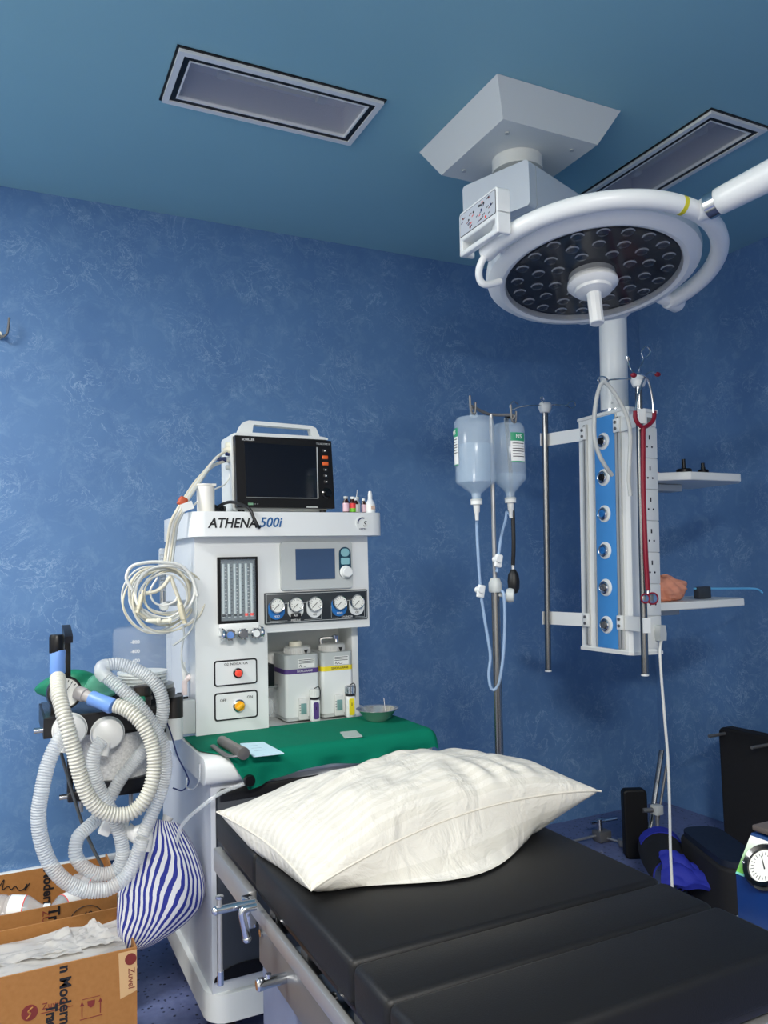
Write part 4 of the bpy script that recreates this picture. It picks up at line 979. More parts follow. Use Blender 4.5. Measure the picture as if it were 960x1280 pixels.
obj('tilt_button', B().cyl((.424, .985, .53), (.421, .985, .53), .012), mat('green_button', (60, 150, 110), .4), OT)
obj('column', B().box(.52, .77, .98, 1.22, .10, .24, .01), STEEL, OT)
obj('base_cover', B().box(.40, .89, .72, 1.55, .035, .12, .03, 4), SOFTBLUE, OT)
for x in (.46, .83):
    for y in (.80, 1.47): obj('caster', B().cyl((x-.013, y, .022), (x+.013, y, .022), .022), BLACK, OT)
# clamps and rods on the left rail
ck = thing('rail_clamp', (.37, 1.335, .72), 'steel rail clamp with crank handle and drop rod at the operating table head', 'clamp')
q = V((TX0-.014, 1.322, .705))
obj('clamp_block', B().box(q.x-.010, q.x+.010, q.y-.016, q.y+.016, q.z-.014, q.z+.032, .004), CHROME, ck)
r0 = at(318, 1128, 'x', TX0-.022)
obj('cross_rod', B().cyl(r0, r0+V((-.062, 0, .0)), .0062), CHROME, ck)
obj('rod_end', B().ball(r0+V((-.062, 0, 0)), .0068), CHROME, ck)
vr = r0+V((-.056, 0, 0))
obj('drop_rod', B().cyl(vr+Z*.016, vr-Z*.105, .004), STEEL, ck)
obj('rod_knob', B().lathe([(.004, 0), (.0065, .002), (.0065, .005), (0, .006)], vr+Z*.016, seg=18), CHROME, ck)
obj('rod_tip', B().cyl(vr-Z*.092, vr-Z*.113, .005), CHROME, ck)
c0 = at(320, 1133, 'x', TX0-.026)
obj('crank_handle', B().tube([c0, c0+V((-.014, 0, 0)), c0+V((-.0205, 0, -.002)), c0+V((-.022, 0, -.009)), c0+V((-.019, 0, -.025)), c0+V((-.015, 0, -.046))], .006, 14), CHROME, ck)
obj('crank_end', B().ball(c0+V((-.015, 0, -.046)), .007, .007, .0065), CHROME, ck)
pg = thing('side_peg', (.37, 1.0, .63), 'short steel peg sticking out from the side beam of the operating table', 'peg')
c0 = at(358, 1222, 'x', TX0+.003)
obj('peg', B().lathe([(.008, 0), (.008, .034), (.0092, .036), (.0092, .044), (.007, .047), (0, .048)], c0, (-1, 0, 0), 22), CHROME, pg)
obj('peg_pin', B().cyl(c0+V((-.028, 0, 0)), c0+V((-.028, 0, .0125)), .0045), CHROME, pg)

# pillow
PA, PB_, PC = at(389, 1113, 'z', .818), at(271, 1015, 'z', .85), at(751, 989, 'z', .868)
PD = PB_+(PC-PA)+V((-.03, .0, 0)); PD.z = .86
def pill(side):
    def f(u, v):
        uu = u-.5; vv = v-.5
        pin = .030
        u2 = .5+uu*(1-2*pin*math.sin(PI*v)**1.0*1.0); v2 = .5+vv*(1-2*pin*1.2*math.sin(PI*u))
        p = PA.lerp(PC, u2).lerp(PB_.lerp(PD, u2), v2)
        h = (max(0, math.sin(PI*u))*max(0, math.sin(PI*v)))
        h = h**.50
        e = min(u, 1-u, v, 1-v)
        seam = .032*math.sin(PI*u)**.8*(1-v)**1.5
        w = noise.noise(V((u*5, v*3.2, 1.7)))*.010+noise.noise(V((u*13, v*8, 4.1)))*.0045
        # creases fanning from the near left corner and along the front seam
        w += .005*math.sin(26*math.atan2(v+.02, u+.02)+3*u)*math.exp(-((u**2+v**2)**.5)*4.0)*min(1, (u+v)*6)
        w += .006*math.exp(-((v-.45-.25*u)/.035)**2)*math.sin(PI*min(1,u*1.3))-.006*math.exp(-((u-.62-.1*v)/.05)**2)*math.sin(PI*v)
        w += .0045*math.sin(38*u+5*math.sin(9*u))*math.exp(-abs(v-.12)*9)
        z = p.z+seam
        if side > 0: return V((p.x, p.y, z+.082*h+w*1.25*min(1, h*1.3)))
        zb = z-.15*h+w*.5*min(1, h)
        out = (.098*max(0, math.sin(PI*min(1, u/.80)))**1.25+.02*math.sin(PI*u))*math.exp(-((v-.10)/.12)**2)*min(1, h*1.5)
        outl = .02*math.exp(-((u-.08)/.08)**2)*math.sin(PI*v)*min(1, h*1.4)
        d = (PA-PB_).normalized(); dl = (PA-PC).normalized()
        zb = max(zb, .8022+.004*abs(v-.5))
        return V((p.x+d.x*out+dl.x*outl, p.y+d.y*out+dl.y*outl, min(zb, z+.09*h)))
    return f
b = B(); b.grid(pill(1), 90, 60); b.grid(pill(-1), 90, 60)
bmesh.ops.remove_doubles(b.bm, verts=b.bm.verts, dist=.00001)
pw = obj('pillow', b, PILLOW, base=(.66, 1.25, .80), sharp=120)
tag(pw, 'plump white satin striped pillow lying on the head of the operating table', 'pillow')
sb = B(); f1 = pill(1)
ed = [f1(k/60, 0) for k in range(61)]+[f1(1, k/40) for k in range(1, 41)]+[f1(1-k/60, 1) for k in range(1, 61)]+[f1(0, 1-k/40) for k in range(1, 40)]
sb.tube(ed, .0017, 6, 1, closed=True, smooth=False)
obj('seam', sb, mat('pillow_seam', (196, 191, 180), .8), pw)

# ---------------------------------------------------------------- drip stand
IVT = 2.2
q = dep(619, 730, IVT); IX, IY = q.x, q.y
top_z = dep(612.5, 515, IVT).z; mid_z = dep(617, 728, IVT).z
IV = thing('drip_stand', (IX, IY, 0), 'steel drip stand holding two saline bottles behind the operating table', 'drip stand')
IL = Matrix.Translation((IX, IY, 1.25)) @ Matrix.Rotation(.012, 4, 'Y') @ Matrix.Translation((-IX, -IY, -1.25))
def il(b): return b.xform(IL)
obj('inner_pole', il(B().cyl((IX, IY, mid_z-.05), (IX, IY, top_z), .0062, seg=16)), STEEL, IV)
obj('outer_pole', il(B().cyl((IX, IY, .10), (IX, IY, mid_z), .0115, seg=20)), POLE, IV)
obj('clamp_collar', il(B().lathe([(.016, 0), (.0185, .004), (.0185, .026), (.012, .040), (0, .041)], (IX, IY, mid_z-.028), seg=22)), GREYP, IV)
obj('clamp_knob', il(B().lathe([(.006, 0), (.006, .02), (.018, .022), (.021, .03), (.018, .042), (0, .044)], (IX+.008, IY-.005, mid_z-.035), V((.75, -.65, -.05)), 18)), GREYP, IV, label='pale grey clamp knob')
hb = B()
bl, br = dep(590, 508, IVT-.0), dep(641, 519, 2.24)
hb.tube([bl+V((0, 0, -.012)), bl, V((IX, IY, top_z)), br, br+V((0, 0, -.012))], .0045, 8)
for e in (bl, br): hb.tube([e+V((-.006, 0, .03)), e+V((-.004, 0, -.012)), e+V((.008, 0, -.020)), e+V((.012, 0, .012))], .0032, 8)
obj('hook_bar', hb, DSTEEL, IV)
obj('base_hub', B().lathe([(.035, 0), (.035, .05), (.018, .07), (0, .071)], (IX, IY, .05), seg=24), STEEL, IV)
for k in range(5):
    a = 2*PI*k/5+.35; e = V((IX+.24*math.cos(a), IY+.24*math.sin(a), .052))
    l_ = obj('leg', B().tube([(IX+.02*math.cos(a), IY+.02*math.sin(a), .08), (IX+.12*math.cos(a), IY+.12*math.sin(a), .068), e], .010, 10), STEEL, IV)
    obj('caster', B().cyl(V((e.x, e.y, .02))-V((-math.sin(a), math.cos(a), 0))*.01, V((e.x, e.y, .02))+V((-math.sin(a), math.cos(a), 0))*.01, .02, seg=16), BLACK, l_)
def saline(px, yt, ysh, yn, t, R_, label, lab_side, tube_pts, clampi, fluid):
    c = dep(px, yt, t); zt, zs, zn = c.z, dep(px, ysh, t).z, dep(px, yn, t).z
    T = thing('saline_bottle', (c.x, c.y, zn), label, 'bottle', 'saline bottles on the drip stand')
    prof = [(0, zt-zn), (R_*.5, zt-zn), (R_*.85, zt-zn-.004), (R_, zt-zn-.016), (R_*1.0, zs-zn+.005), (R_*.96, zs-zn-.003), (.014, .018), (.012, 0), (0, 0)]
    obj('bottle', B().lathe(prof[::-1], (c.x, c.y, zn), seg=44), BOTTLE, T)
    fz = zn+(zt-zn)*fluid; r_ = R_-.003
    obj('saline', B().lathe([(0, .004), (.010, .004), (.012, .020), (r_*.96, zs-zn-.003), (r_, zs-zn+.005), (r_, fz-zn), (0, fz-zn)], (c.x, c.y, zn), seg=40), FLUID, T)
    obj('hanging_loop', B().box(c.x-.012, c.x+.012, c.y-.002, c.y+.002, zt-.002, zt+.014, .001), BOTTLE, T)
    view = math.atan2(-c.y, -c.x)
    a0, a1 = lab_side
    def lf(u, v):
        a = view+math.radians(a0+(a1-a0)*u); return V((c.x+(R_+.0012)*math.cos(a), c.y+(R_+.0012)*math.sin(a), zl0+(zl1-zl0)*v))
    zl0, zl1 = zs+.045, zt-.035
    L_ = obj('label_wrap', B().grid(lf, 12, 1), PAPER, T, sharp=80)
    zz0, zz1 = zl0, zl1; zl0 = zl1-.020; 
    def lf2(u, v):
        a = view+math.radians(a0+(a1-a0)*u); return V((c.x+(R_+.0018)*math.cos(a), c.y+(R_+.0018)*math.sin(a), (zz1-.024)+.024*v))
    obj('green_band', B().grid(lf2, 12, 1), GREENL, L_, sharp=80)
    def lf3(u, v):
        a = view+math.radians(a0+(a1-a0)*u); return V((c.x+(R_+.0018)*math.cos(a), c.y+(R_+.0018)*math.sin(a), zz0+.003*v))
    obj('green_line', B().grid(lf3, 12, 1), GREENL, L_, sharp=80)
    am = view+math.radians((a0+a1)/2); n_ = V((math.cos(am), math.sin(am), 0)); rt = V((-n_.y, n_.x, 0))
    tl = B()
    for j in range(6):
        zz = zz1-.032-j*.0075
        if zz < zz0+.008: break
        def lf4(u, v, zz=zz): 
            a = view+math.radians(a0+(a1-a0)*(.1+.8*u)); return V((c.x+(R_+.002)*math.cos(a), c.y+(R_+.002)*math.sin(a), zz+.002*v))
        tl.grid(lf4, 8, 1)
    obj('print_lines', tl, INK, L_, sharp=80)
    text('NS', .017, V((c.x, c.y, zz1-.012))+n_*(R_+.0025), rt, Z, PAPER, L_, ext=.0004)
    obj('stopper', B().cyl((c.x, c.y, zn-.012), (c.x, c.y, zn+.002), .016, seg=24), WHITE2, T)
    obj('stopper_ring', B().cyl((c.x, c.y, zn-.002), (c.x, c.y, zn+.003), .0165, seg=24), GREYP, T)
    obj('drip_spike', B().lathe([(.0095, 0), (.0085, -.02), (.006, -.024), (.005, -.044), (0, -.044)], (c.x, c.y, zn-.012), seg=16), MILKY, T)
    pts = [V((c.x, c.y, zn-.05))]+[dep(a, b_, tt) for a, b_, tt in tube_pts]
    obj('drip_tube', B().tube(pts, .0042, 8), mat('drip_tube', (170, 196, 226), .2, 0, .55) if 'drip_tube' not in bpy.data.materials else bpy.data.materials['drip_tube'], T)
    q = dep(*clampi, 2.17)
    k_ = B().box(-.011, .011, -.006, .006, -.018, .018, .004, 2, Matrix.Translation(q) @ Matrix.Rotation(.2, 4, 'Y'))
    k_.cyl(q+V((-.004, -.012, .004)), q+V((-.004, .012, .004)), .009, seg=14)
    obj('roller_clamp', k_, WHITE, T)
saline(592, 521, 603, 626, 2.2, .056, 'fuller saline bottle on the left of the drip stand, its label at the left edge', (-88, -52), [(596, 660, 2.19), (598, 700, 2.17), (601, 740, 2.17), (606, 775, 2.17), (611, 805, 2.17), (613, 822, 2.17), (611, 842, 2.17), (613, 858, 2.17), (618, 862, 2.17), (624, 852, 2.17), (629, 820, 2.17), (631, 780, 2.17), (630, 745, 2.17), (627, 738, 2.18)], (601, 739), .66)
saline(634.5, 529, 600, 624, 2.28, .0475, 'slimmer saline bottle with green NS label in view, right on the drip stand', (8, 66), [(633.5, 640, 2.28), (632, 650, 2.27), (627, 668, 2.22), (623, 695, 2.18), (621, 715, 2.18)], (623, 701), .32)
bb_ = thing('inflation_bulb', dep(642, 727, 2.3), 'black rubber bulb on a black tube hanging behind the right saline bottle', 'bulb')
q = dep(642, 727, 2.3)
obj('bulb', B().lathe([(0, -.036), (.010, -.033), (.0165, -.02), (.018, 0), (.0155, .02), (.009, .032), (.006, .036), (0, .036)], q, seg=28), RUBBER, bb_)
obj('valve', B().cyl(q+Z*.034, q+Z*.05, .006), CHROME, bb_)
obj('rubber_tube', B().tube([q+Z*.048, dep(642, 680, 2.3), dep(641, 640, 2.31), dep(639, 600, 2.33), dep(636, 560, 2.335), dep(633, 525, 2.32), br+V((0, .02, .0))], .0062, 10), RUBBER, bb_)

# ---------------------------------------------------------------- ceiling pendant
XF, Y0, Y1, PZ0, PZ1 = 2.078, 2.20, 2.48, .945, 1.84
PN = thing('ceiling_pendant', (1.571, 2.1105, H), 'white ceiling supply pendant with a blue strip of gas outlets hanging in the room corner', 'pendant')
LM = Matrix.Translation((2.15, 2.34, 1.39)) @ Matrix.Rotation(.034, 4, 'Y') @ Matrix.Translation((-2.15, -2.34, -1.39))
def lm(b): return b.xform(LM)
def atl(px, py, ax, v):
    """point (in the pendant's own upright frame) seen at a pixel on plane ax = v of that frame"""
    Mi = LM.inverted(); o = Mi @ EYEP; d = Mi.to_3x3() @ ray(px, py); i = 'xyz'.index(ax)
    return o+d*((v-o[i])/d[i])
px0, px1, py0, py1 = 1.329, 1.813, 1.866, 2.355
zb = H-.10; ins = .055
pl = B(); a = [pl.bm.verts.new(p) for p in ((px0, py0, H-.001), (px1, py0, H-.001), (px1, py1, H-.001), (px0, py1, H-.001))]
b_ = [pl.bm.verts.new(p) for p in ((px0+ins, py0+ins, zb), (px1-ins, py0+ins, zb), (px1-ins, py1-ins, zb), (px0+ins, py1-ins, zb))]
pl.skin([a, b_])
cov = obj('ceiling_cover', pl, WHITE2, PN, label='square tapered ceiling cover')
for x, y in ((1.44, 1.98), (1.70, 1.98), (1.44, 2.24), (1.70, 2.24)): obj('screw', B().cyl((x, y, zb), (x, y, zb-.004), .008, seg=14), GREYP, cov)
pcx, pcy = 1.571, 2.11
obj('flange', B().lathe([(.085, 0), (.085, -.045), (.0, -.045)], (pcx, pcy, zb), seg=48), WHITE2, PN)
obj('bearing', B().lathe([(.06, 0), (.06, -.03), (.072, -.032), (.072, -.05), (0, -.05)], (pcx, pcy, zb-.045), seg=48), GREYP, PN)
zt_, zb_ = zb-.095, zb-.095-.15
dv = V((2.168-pcx, 2.34-pcy, 0)).normalized(); sv_ = V((-dv.y, dv.x, 0))
ab = B(); ab.prism(rpoly(-.13, .13, 0, .15, .014, 4), V((pcx, pcy, zb_))-dv*.14, sv_, Z, dv*.94)
obj('arm', ab, mat('arm_white', (214, 220, 226), .4), PN)
obj('arm_end_line', B().prism(rpoly(-.1305, .1305, 0, .1505, .014, 4), V((pcx, pcy, zb_-.0003))-dv*.10, sv_, Z, dv*.003), GREYP, PN)
obj('down_tube', lm(B().cyl((2.15, 2.34, PZ1), (2.15, 2.34, zb_+.02), .053, seg=40)), WHITE, PN)
obj('tube_collar', lm(B().lathe([(.062, 0), (.062, .012), (.055, .014), (.055, .02)], (2.15, 2.34, PZ1+.008), seg=40)), CHROME, PN)
obj('tube_rivets', lm(B().cyl((2.105, 2.305, PZ1+.05), (2.10, 2.30, PZ1+.05), .004, seg=10)), GREYP, PN)
hp = [(XF, Y0+.012), (XF+.012, Y0), (XF+.145, Y0), (XF+.15, Y0+.01), (XF+.15, Y1-.01), (XF+.145, Y1), (XF+.012, Y1), (XF, Y1-.012)]
obj('column', lm(B().prism(hp, (0, 0, PZ0), X, Y, (0, 0, PZ1-PZ0))), WHITE, PN)
cap = [(XF-.006, Y0+.008), (XF+.008, Y0-.006), (XF+.15, Y0-.006), (XF+.156, Y0+.01), (XF+.156, Y1-.01), (XF+.145, Y1+.006), (XF+.012, Y1+.006), (XF-.006, Y1-.01)]
for z in (PZ0-.012, PZ1): obj('end_cap', lm(B().prism(cap, (0, 0, z), X, Y, (0, 0, .012))), WHITE2, PN)
ya_, yb_ = 2.262, 2.372
obj('blue_strip', lm(B().box(XF-.004, XF, ya_, yb_, PZ0+.005, PZ1-.004, .001)), SKYB, PN, label='blue outlet strip')
yc_ = 2.322
for k, py in enumerate((551, 599, 644, 689, 735, 782)):
    zz = PZ0+.092+(.722-.02)*(5-k)/5
    T_ = obj('gas_outlet', lm(B().lathe([(.033, 0), (.033, .003), (.03, .006), (0, .006)], (XF-.003, yc_, zz), (-1, 0, 0), 36)), WHITE, PN)
    obj('outlet_ring', lm(B().lathe([(.022, 0), (.024, .004), (.024, .008), (.0205, .011), (.017, .009), (0, .009)], (XF-.009, yc_, zz), (-1, 0, 0), 32)), CHROME, T_)
    obj('outlet_core', lm(B().lathe([(.013, 0), (.013, .003), (.006, .0035), (.006, .001), (0, .001)], (XF-.018, yc_, zz), (-1, 0, 0), 24)), (BLUEG if k in (2, 3) else BLACK if k < 2 else DSTEEL), T_)
for y in (Y0+.038, Y1-.055):
    rl = obj('accessory_rail', lm(B().box(XF-.010, XF, y-.011, y+.011, PZ0+.01, PZ1-.02, .001)), ALU, PN)
    obj('rail_slot', lm(B().box(XF-.0105, XF-.009, y-.003, y+.003, PZ0+.01, PZ1-.02)), MIDGREY, rl)
for y in (ya_-.007, yb_+.007): obj('strip_edge', lm(B().box(XF-.005, XF, y-.004, y+.004, PZ0+.005, PZ1-.004, .001)), ALU, PN)
# socket face
SX0, SX1 = XF+.068, XF+.146
for k in range(6):
    z0 = PZ0+.13+.118*k; z1 = z0+.116
    s_ = obj('socket_plate', lm(B().box(SX0, SX1, Y0-.005, Y0, z0, z1, .0015)), WHITE2, PN)
    hz = (z0+z1)/2; cx = (SX0+SX1)/2
    hs = B(); hs.box(cx-.003, cx+.003, Y0-.0056, Y0-.004, hz+.012, hz+.028); 
    for e in (-1, 1): hs.cyl((cx+e*.012, Y0-.0056, hz-.016), (cx+e*.012, Y0-.004, hz-.016), .004, seg=12)
    obj('socket_holes', lm(hs), INK, s_)
obj('lower_plate', lm(B().box(SX0, SX1, Y0-.004, Y0, PZ0+.01, PZ0+.128, .0015)), WHITE2, PN)
s_ = obj('network_socket', lm(B().box(SX0+.01, SX1-.005, Y0-.007, Y0, PZ1-.055, PZ1-.01, .002)), WHITE, PN)
obj('socket_outline', lm(B().box((SX0+SX1)/2-.012, (SX0+SX1)/2+.012, Y0-.0075, Y0-.006, PZ1-.045, PZ1-.02, .001)), MIDGREY, s_)
# two accessory poles with hook heads
def pend_pole(qt, qb, yv, side, hooks):
    A_, Bq = atl(*qt, 'y', yv), atl(*qb, 'y', yv); x = (A_.x+Bq.x)/2
    po = obj('accessory_pole', lm(B().cyl((x, yv, Bq.z), (x, yv, A_.z-.012), .0125, seg=22)), POLE, PN)
    obj('pole_end', lm(B().cyl((x, yv, Bq.z-.004), (x, yv, Bq.z+.002), .0135, seg=22)), WHITE2, po)
    hd = obj('hook_head', lm(B().lathe([(.013, -.026), (.02, -.024), (.027, -.006), (.027, .008), (.022, .016), (0, .017)], (x, yv, A_.z-.004), seg=26)), WHITE, po)
    for pts, yl in hooks:
        pp_ = [V((x, yv, A_.z+.002))]+[atl(a_, b__, 'y', yl) for a_, b__ in pts]
        obj('hook_wire', lm(B().tube(pp_, .003, 8)), CHROME, hd)
    for zc in (PZ1-.055, PZ0+.105):
        yE = Y0+.038 if side < 0 else Y1-.055
        pts = [(XF-.012, yE+side*-.02), (XF-.012, yE+side*.02), (x-.004, yv), (x-.004, yv)]
        bk = B()
        v0 = V((XF-.016, yE, zc)); v1 = V((x, yv, zc)); dd = (v1-v0); n_ = V((-dd.y, dd.x, 0)).normalized()
        L_ = dd.length; dd.normalize()
        bk.prism([(-.012, -.026), (L_+.017, -.026), (L_+.017, .026), (-.012, .026)], v0+n_*(-.016 if side > 0 else .013), dd, Z, n_*.003)
        bk.prism([(L_+.014, -.026), (L_+.017, -.026), (L_+.017, .026), (L_+.014, .026)], v0+n_*(-.016 if side > 0 else -.013), dd, Z, n_*.029)
        bk.box(XF-.02, XF-.009, yE-.014, yE+.014, zc-.026, zc+.026, .002)
        k_ = obj('pole_bracket', lm(bk), WHITE, PN)
        bt = B()
        for e in (-.012, .012): bt.cyl((XF-.024, yE, zc+e), (XF-.019, yE, zc+e), .006, seg=14)
        obj('bracket_bolts', lm(bt), DSTEEL, k_)
    return x
xl_ = pend_pole((677.5, 507), (689, 838), 2.60, 1, [([(662, 507), (648, 509), (640, 512), (637, 507), (642, 502), (648, 506)], 2.58), ([(695, 506), (708, 507), (714, 510), (719, 507), (717, 502), (711, 504), (707, 509)], 2.58), ([(676, 498), (678, 496), (680, 500)], 2.56)])
xr_ = pend_pole((793.5, 473), (811, 843), 2.08, -1, [([(775, 474), (762, 475), (754, 480), (748, 476), (750, 471), (757, 472), (761, 478)], 2.10), ([(799, 462), (804, 450), (802, 440), (808, 433), (813, 439), (809, 446), (803, 448)], 2.06), ([(789, 462), (785, 452), (784, 445), (787, 450)], 2.12)])
# shelves on the far side
def pshelf(poly, z0, z1, nm='shelf'):
    b = B(); b.prism(poly, (0, 0, z0), X, Y, (0, 0, z1-z0)); o_ = obj(nm, b, WHITE2, PN)
    m_ = o_.modifiers.new('round', 'BEVEL'); m_.width = .004; m_.segments = 2; return o_
pshelf([(2.232, 2.30), (2.40, 2.19), (2.68, 2.195), (2.74, 2.25), (2.74, 2.50), (2.232, 2.50)], 1.586, 1.618)
obj('shelf_arm', B().box(2.22, 2.50, 2.33, 2.40, 1.556, 1.584, .004), GREYP, PN)
pshelf([(2.21, 2.21), (2.40, 2.19), (2.66, 2.195), (2.71, 2.25), (2.71, 2.50), (2.21, 2.50)], 1.088, 1.118)
obj('shelf_arm', B().box(2.20, 2.45, 2.33, 2.40, 1.058, 1.0865, .004), GREYP, PN)
# what lies on the shelves
sal = B()
def crump(u, v):
    a = 2*PI*u; b__ = PI*v
    n_ = V((math.cos(a)*math.sin(b__), math.sin(a)*math.sin(b__), math.cos(b__)))
    k = 1+.20*noise.noise(n_*2.1+V((3, 0, 0)))+.10*noise.noise(n_*5)+.06*math.sin(12*a+5*n_.z)
    z = n_.z*.052*k
    return V((2.33+.105*n_.x*k, 2.30+.07*n_.y*k, 1.118+max(.0015, .045+z)))
sal.grid(crump, 64, 40)
bmesh.ops.remove_doubles(sal.bm, verts=sal.bm.verts, dist=.0004)
sb_ = obj('cloth_bundle', sal, SALMON, base=(2.33, 2.30, 1.118), sharp=70); tag(sb_, 'crumpled salmon pink cloth bundle on the lower pendant shelf', 'cloth')
r0, r1, r2 = at(872, 735.5, 'y', 2.30), at(944, 736, 'y', 2.30), at(953, 741, 'y', 2.30)
rd = thing('blue_rod', r0, 'thin pale blue rod with bent tip lying across the lower pendant shelf', 'rod')
obj('rod', B().tube([r0+V((-.02, 0, 0)), r0.lerp(r1, .5), r1, r2], .0042, 8, 4), mat('pale_blue_rod', (110, 190, 236), .35), rd)
obj('handle', B().box(r0.x-.01, r0.x+.06, 2.285, 2.315, 1.1195, r0.z+.006, .005), CHARC, rd)
fl = thing('salmon_cloth', (2.34, 2.33, 1.618), 'flat folded salmon cloth lying on the upper pendant shelf', 'cloth')
obj('folded_cloth', B().box(2.245, 2.36, 2.31, 2.42, 1.6185, 1.629, .004), SALMON, fl)
for (px_, w_, lab, base_r, hh) in ((855, .02, 'black knob with a wide foot on the upper pendant shelf, nearer to the pendant', .030, .062), (879, .013, 'smaller black knob on the upper pendant shelf, farther from the pendant', .021, .05)):
    q = at(px_, 590, 'y', 2.28); t = thing('black_knob', (q.x, 2.28, 1.618), lab, 'knob', 'black knobs on the upper pendant shelf')
    obj('foot', B().lathe([(base_r, 0), (base_r, .018), (base_r*.9, .022), (0, .022)], (q.x, 2.28, 1.6185), seg=24), BLACK, t)
    obj('stem', B().lathe([(.009, 0), (.009, .01), (.0075, .012), (.0075, hh-.022), (0, hh-.022)], (q.x, 2.28, 1.640), seg=18), BLACK, t)
# white tube loop on the hook
wt_ = obj('looped_tube', B().tube([at(a_, b__, 'y', y_) for a_, b__, y_ in ((765, 594, 2.12), (757, 583, 2.11), (748, 566, 2.105), (743, 545, 2.10), (743, 520, 2.10), (746, 497, 2.10), (751, 481, 2.10), (756, 478, 2.095), (765, 487, 2.09), (775, 503, 2.085), (784, 522, 2.08), (788, 545, 2.08), (787, 575, 2.085), (786, 600, 2.09), (788, 620, 2.09))], .0075, 10), mat('pale_grey_tube', (206, 208, 204), .35, 0, .9), base=at(756, 520, 'y', 2.1))
tag(wt_, 'pale grey tube hanging in a loop from the right pole hook of the pendant', 'tube')
# stethoscope
ST = thing('stethoscope', at(804, 530, 'y', 2.04), 'maroon stethoscope hanging down the right pole of the pendant', 'stethoscope')
def ys(l, y): return [at(a_, b__, 'y', y) for a_, b__ in l]
obj('tubing', B().tube(ys([(794, 514), (794, 522), (798, 530), (804, 534), (811, 531), (817, 524), (818, 514)], 2.04), .0075, 10), MAROON, ST)
obj('tubing', B().tube(ys([(804, 533), (804, 560), (804, 600), (805, 640), (807, 690), (809, 725), (810, 738)], 2.04), .0085, 10), MAROON, ST)
for l in ([(794, 516), (796, 500), (801, 483), (807, 470), (815, 465), (822, 468)], [(817, 516), (816, 502), (813, 485), (808, 472), (798, 467), (792, 469)]):
    obj('ear_tube', B().tube(ys(l, 2.04 if l[-1][0] > 800 else 2.03), .0038, 8), CHROME, ST)
    e = at(*l[-1], 'y', 2.04 if l[-1][0] > 800 else 2.03)
    obj('ear_tip', B().ball(e, .013, .009, .009, 14), MAROON, ST)
for a_, r in (((805, 748), .015), ((814, 748), .019)):
    q = at(*a_, 'y', 2.032)
    h_ = obj('chest_piece', B().lathe([(0, 0), (r*.8, 0), (r, .004), (r, .010), (r*.7, .012), (0, .012)], q, V((-.3, -1, 0)), 26), CHROME, ST)
    obj('rim', B().tube([q+V((-.3, -1, 0)).normalized()*.010+V((.958, -.287, 0))*(r*math.cos(t_))+Z*(r*math.sin(t_)) for t_ in [2*PI*j/20 for j in range(20)]], .003, 8, 2, closed=True), MAROON, h_)
obj('neck', B().cyl(at(810, 737, 'y', 2.04), at(810, 747, 'y', 2.038), .006), CHROME, ST)
# plug and white cable
pq = atl(822, 790, 'y', Y0-.004)
CB = thing('power_cable', (2.2, 2.18, 1.02), 'white power cable hanging from its grey plug on the pendant down to the floor', 'cable')
wp = LM @ V((pq.x, Y0-.004, pq.z))
obj('plug', B().prism([(-.012, .026), (.012, .026), (.017, -.005), (.014, -.03), (-.014, -.03), (-.017, -.005)], wp, X, Z, (0, -.028, 0)), GREYP, CB, label='grey plug')
obj('cable', B().tube([wp+V((0, -.018, -.025))]+[at(a_, b__, 'y', y_) for a_, b__, y_ in ((825, 815, 2.17), (827, 850, 2.16), (831, 900, 2.155), (835, 950, 2.15), (837, 1010, 2.145), (838, 1060, 2.14), (840, 1105, 2.13))]+[at(842, 1150, 'y', 2.12)], .0052, 8), WCABLE, CB)

# ---------------------------------------------------------------- surgical lamp
LT = 2.2
LC = dep(740, 347, LT)
lr = (LC-EYEP).normalized()
im = (RIGHT*.11-UP); im = (im-lr*im.dot(lr)).normalized()
LN = (lr*-.485+im*.875).normalized()                 # the way the glass faces
LU = im.cross(lr).normalized()
if LU.dot(RIGHT) < 0: LU = -LU
LV = LN.cross(LU).normalized()
if LV.dot(UP) < 0: LV = -LV
SL = thing('surgical_lamp', LC, 'round white surgical lamp with dark glass and many small lenses hanging over the operating table', 'lamp')
def lp(u, v, h=0): return LC+LU*u+LV*v+LN*h           # lamp frame: h > 0 in front of the glass
R1, R0 = .294, .238
obj('housing', B().lathe([(R0, -.012), (R0+.004, .0), (R0+.018, .006), (R1-.02, .002), (R1-.004, -.012), (R1, -.03), (R1-.004, -.05), (R1-.03, -.066), (.20, -.082), (.08, -.09), (0, -.09)], LC, LN, 96, cap=False), WHITE, SL)
bp = obj('lens_plate', B().cyl(lp(0, 0, -.020), lp(0, 0, -.014), R0+.002, seg=72), mat('lens_plate_dark', (30, 34, 42), .3), SL)
obj('glass_cover', B().cyl(lp(0, 0, .0045), lp(0, 0, .0055), R0+.003, seg=72), mat('lamp_glass', (60, 66, 78), .04, 0, .22), SL, label='dark glass cover')
sp_ = B()
for k in range(6):
    a = 2*PI*k/6+.3; sp_.prism([(.06, -.0008), (R0, -.0008), (R0, .0008), (.06, .0008)], lp(0, 0, -.014), LU*math.cos(a)+LV*math.sin(a), LV*math.cos(a)-LU*math.sin(a), LN*.0005)
obj('segment_lines', sp_, BLACK, bp)
LENS = mat('lens_dome', (60, 66, 76), .1, 0, 1, spec=.8)
GLINT = mat('lens_glint', (232, 236, 240), .25, .2)  # near-white colour that paints the crescent highlight on each lens
n_l = 0
lens0 = None
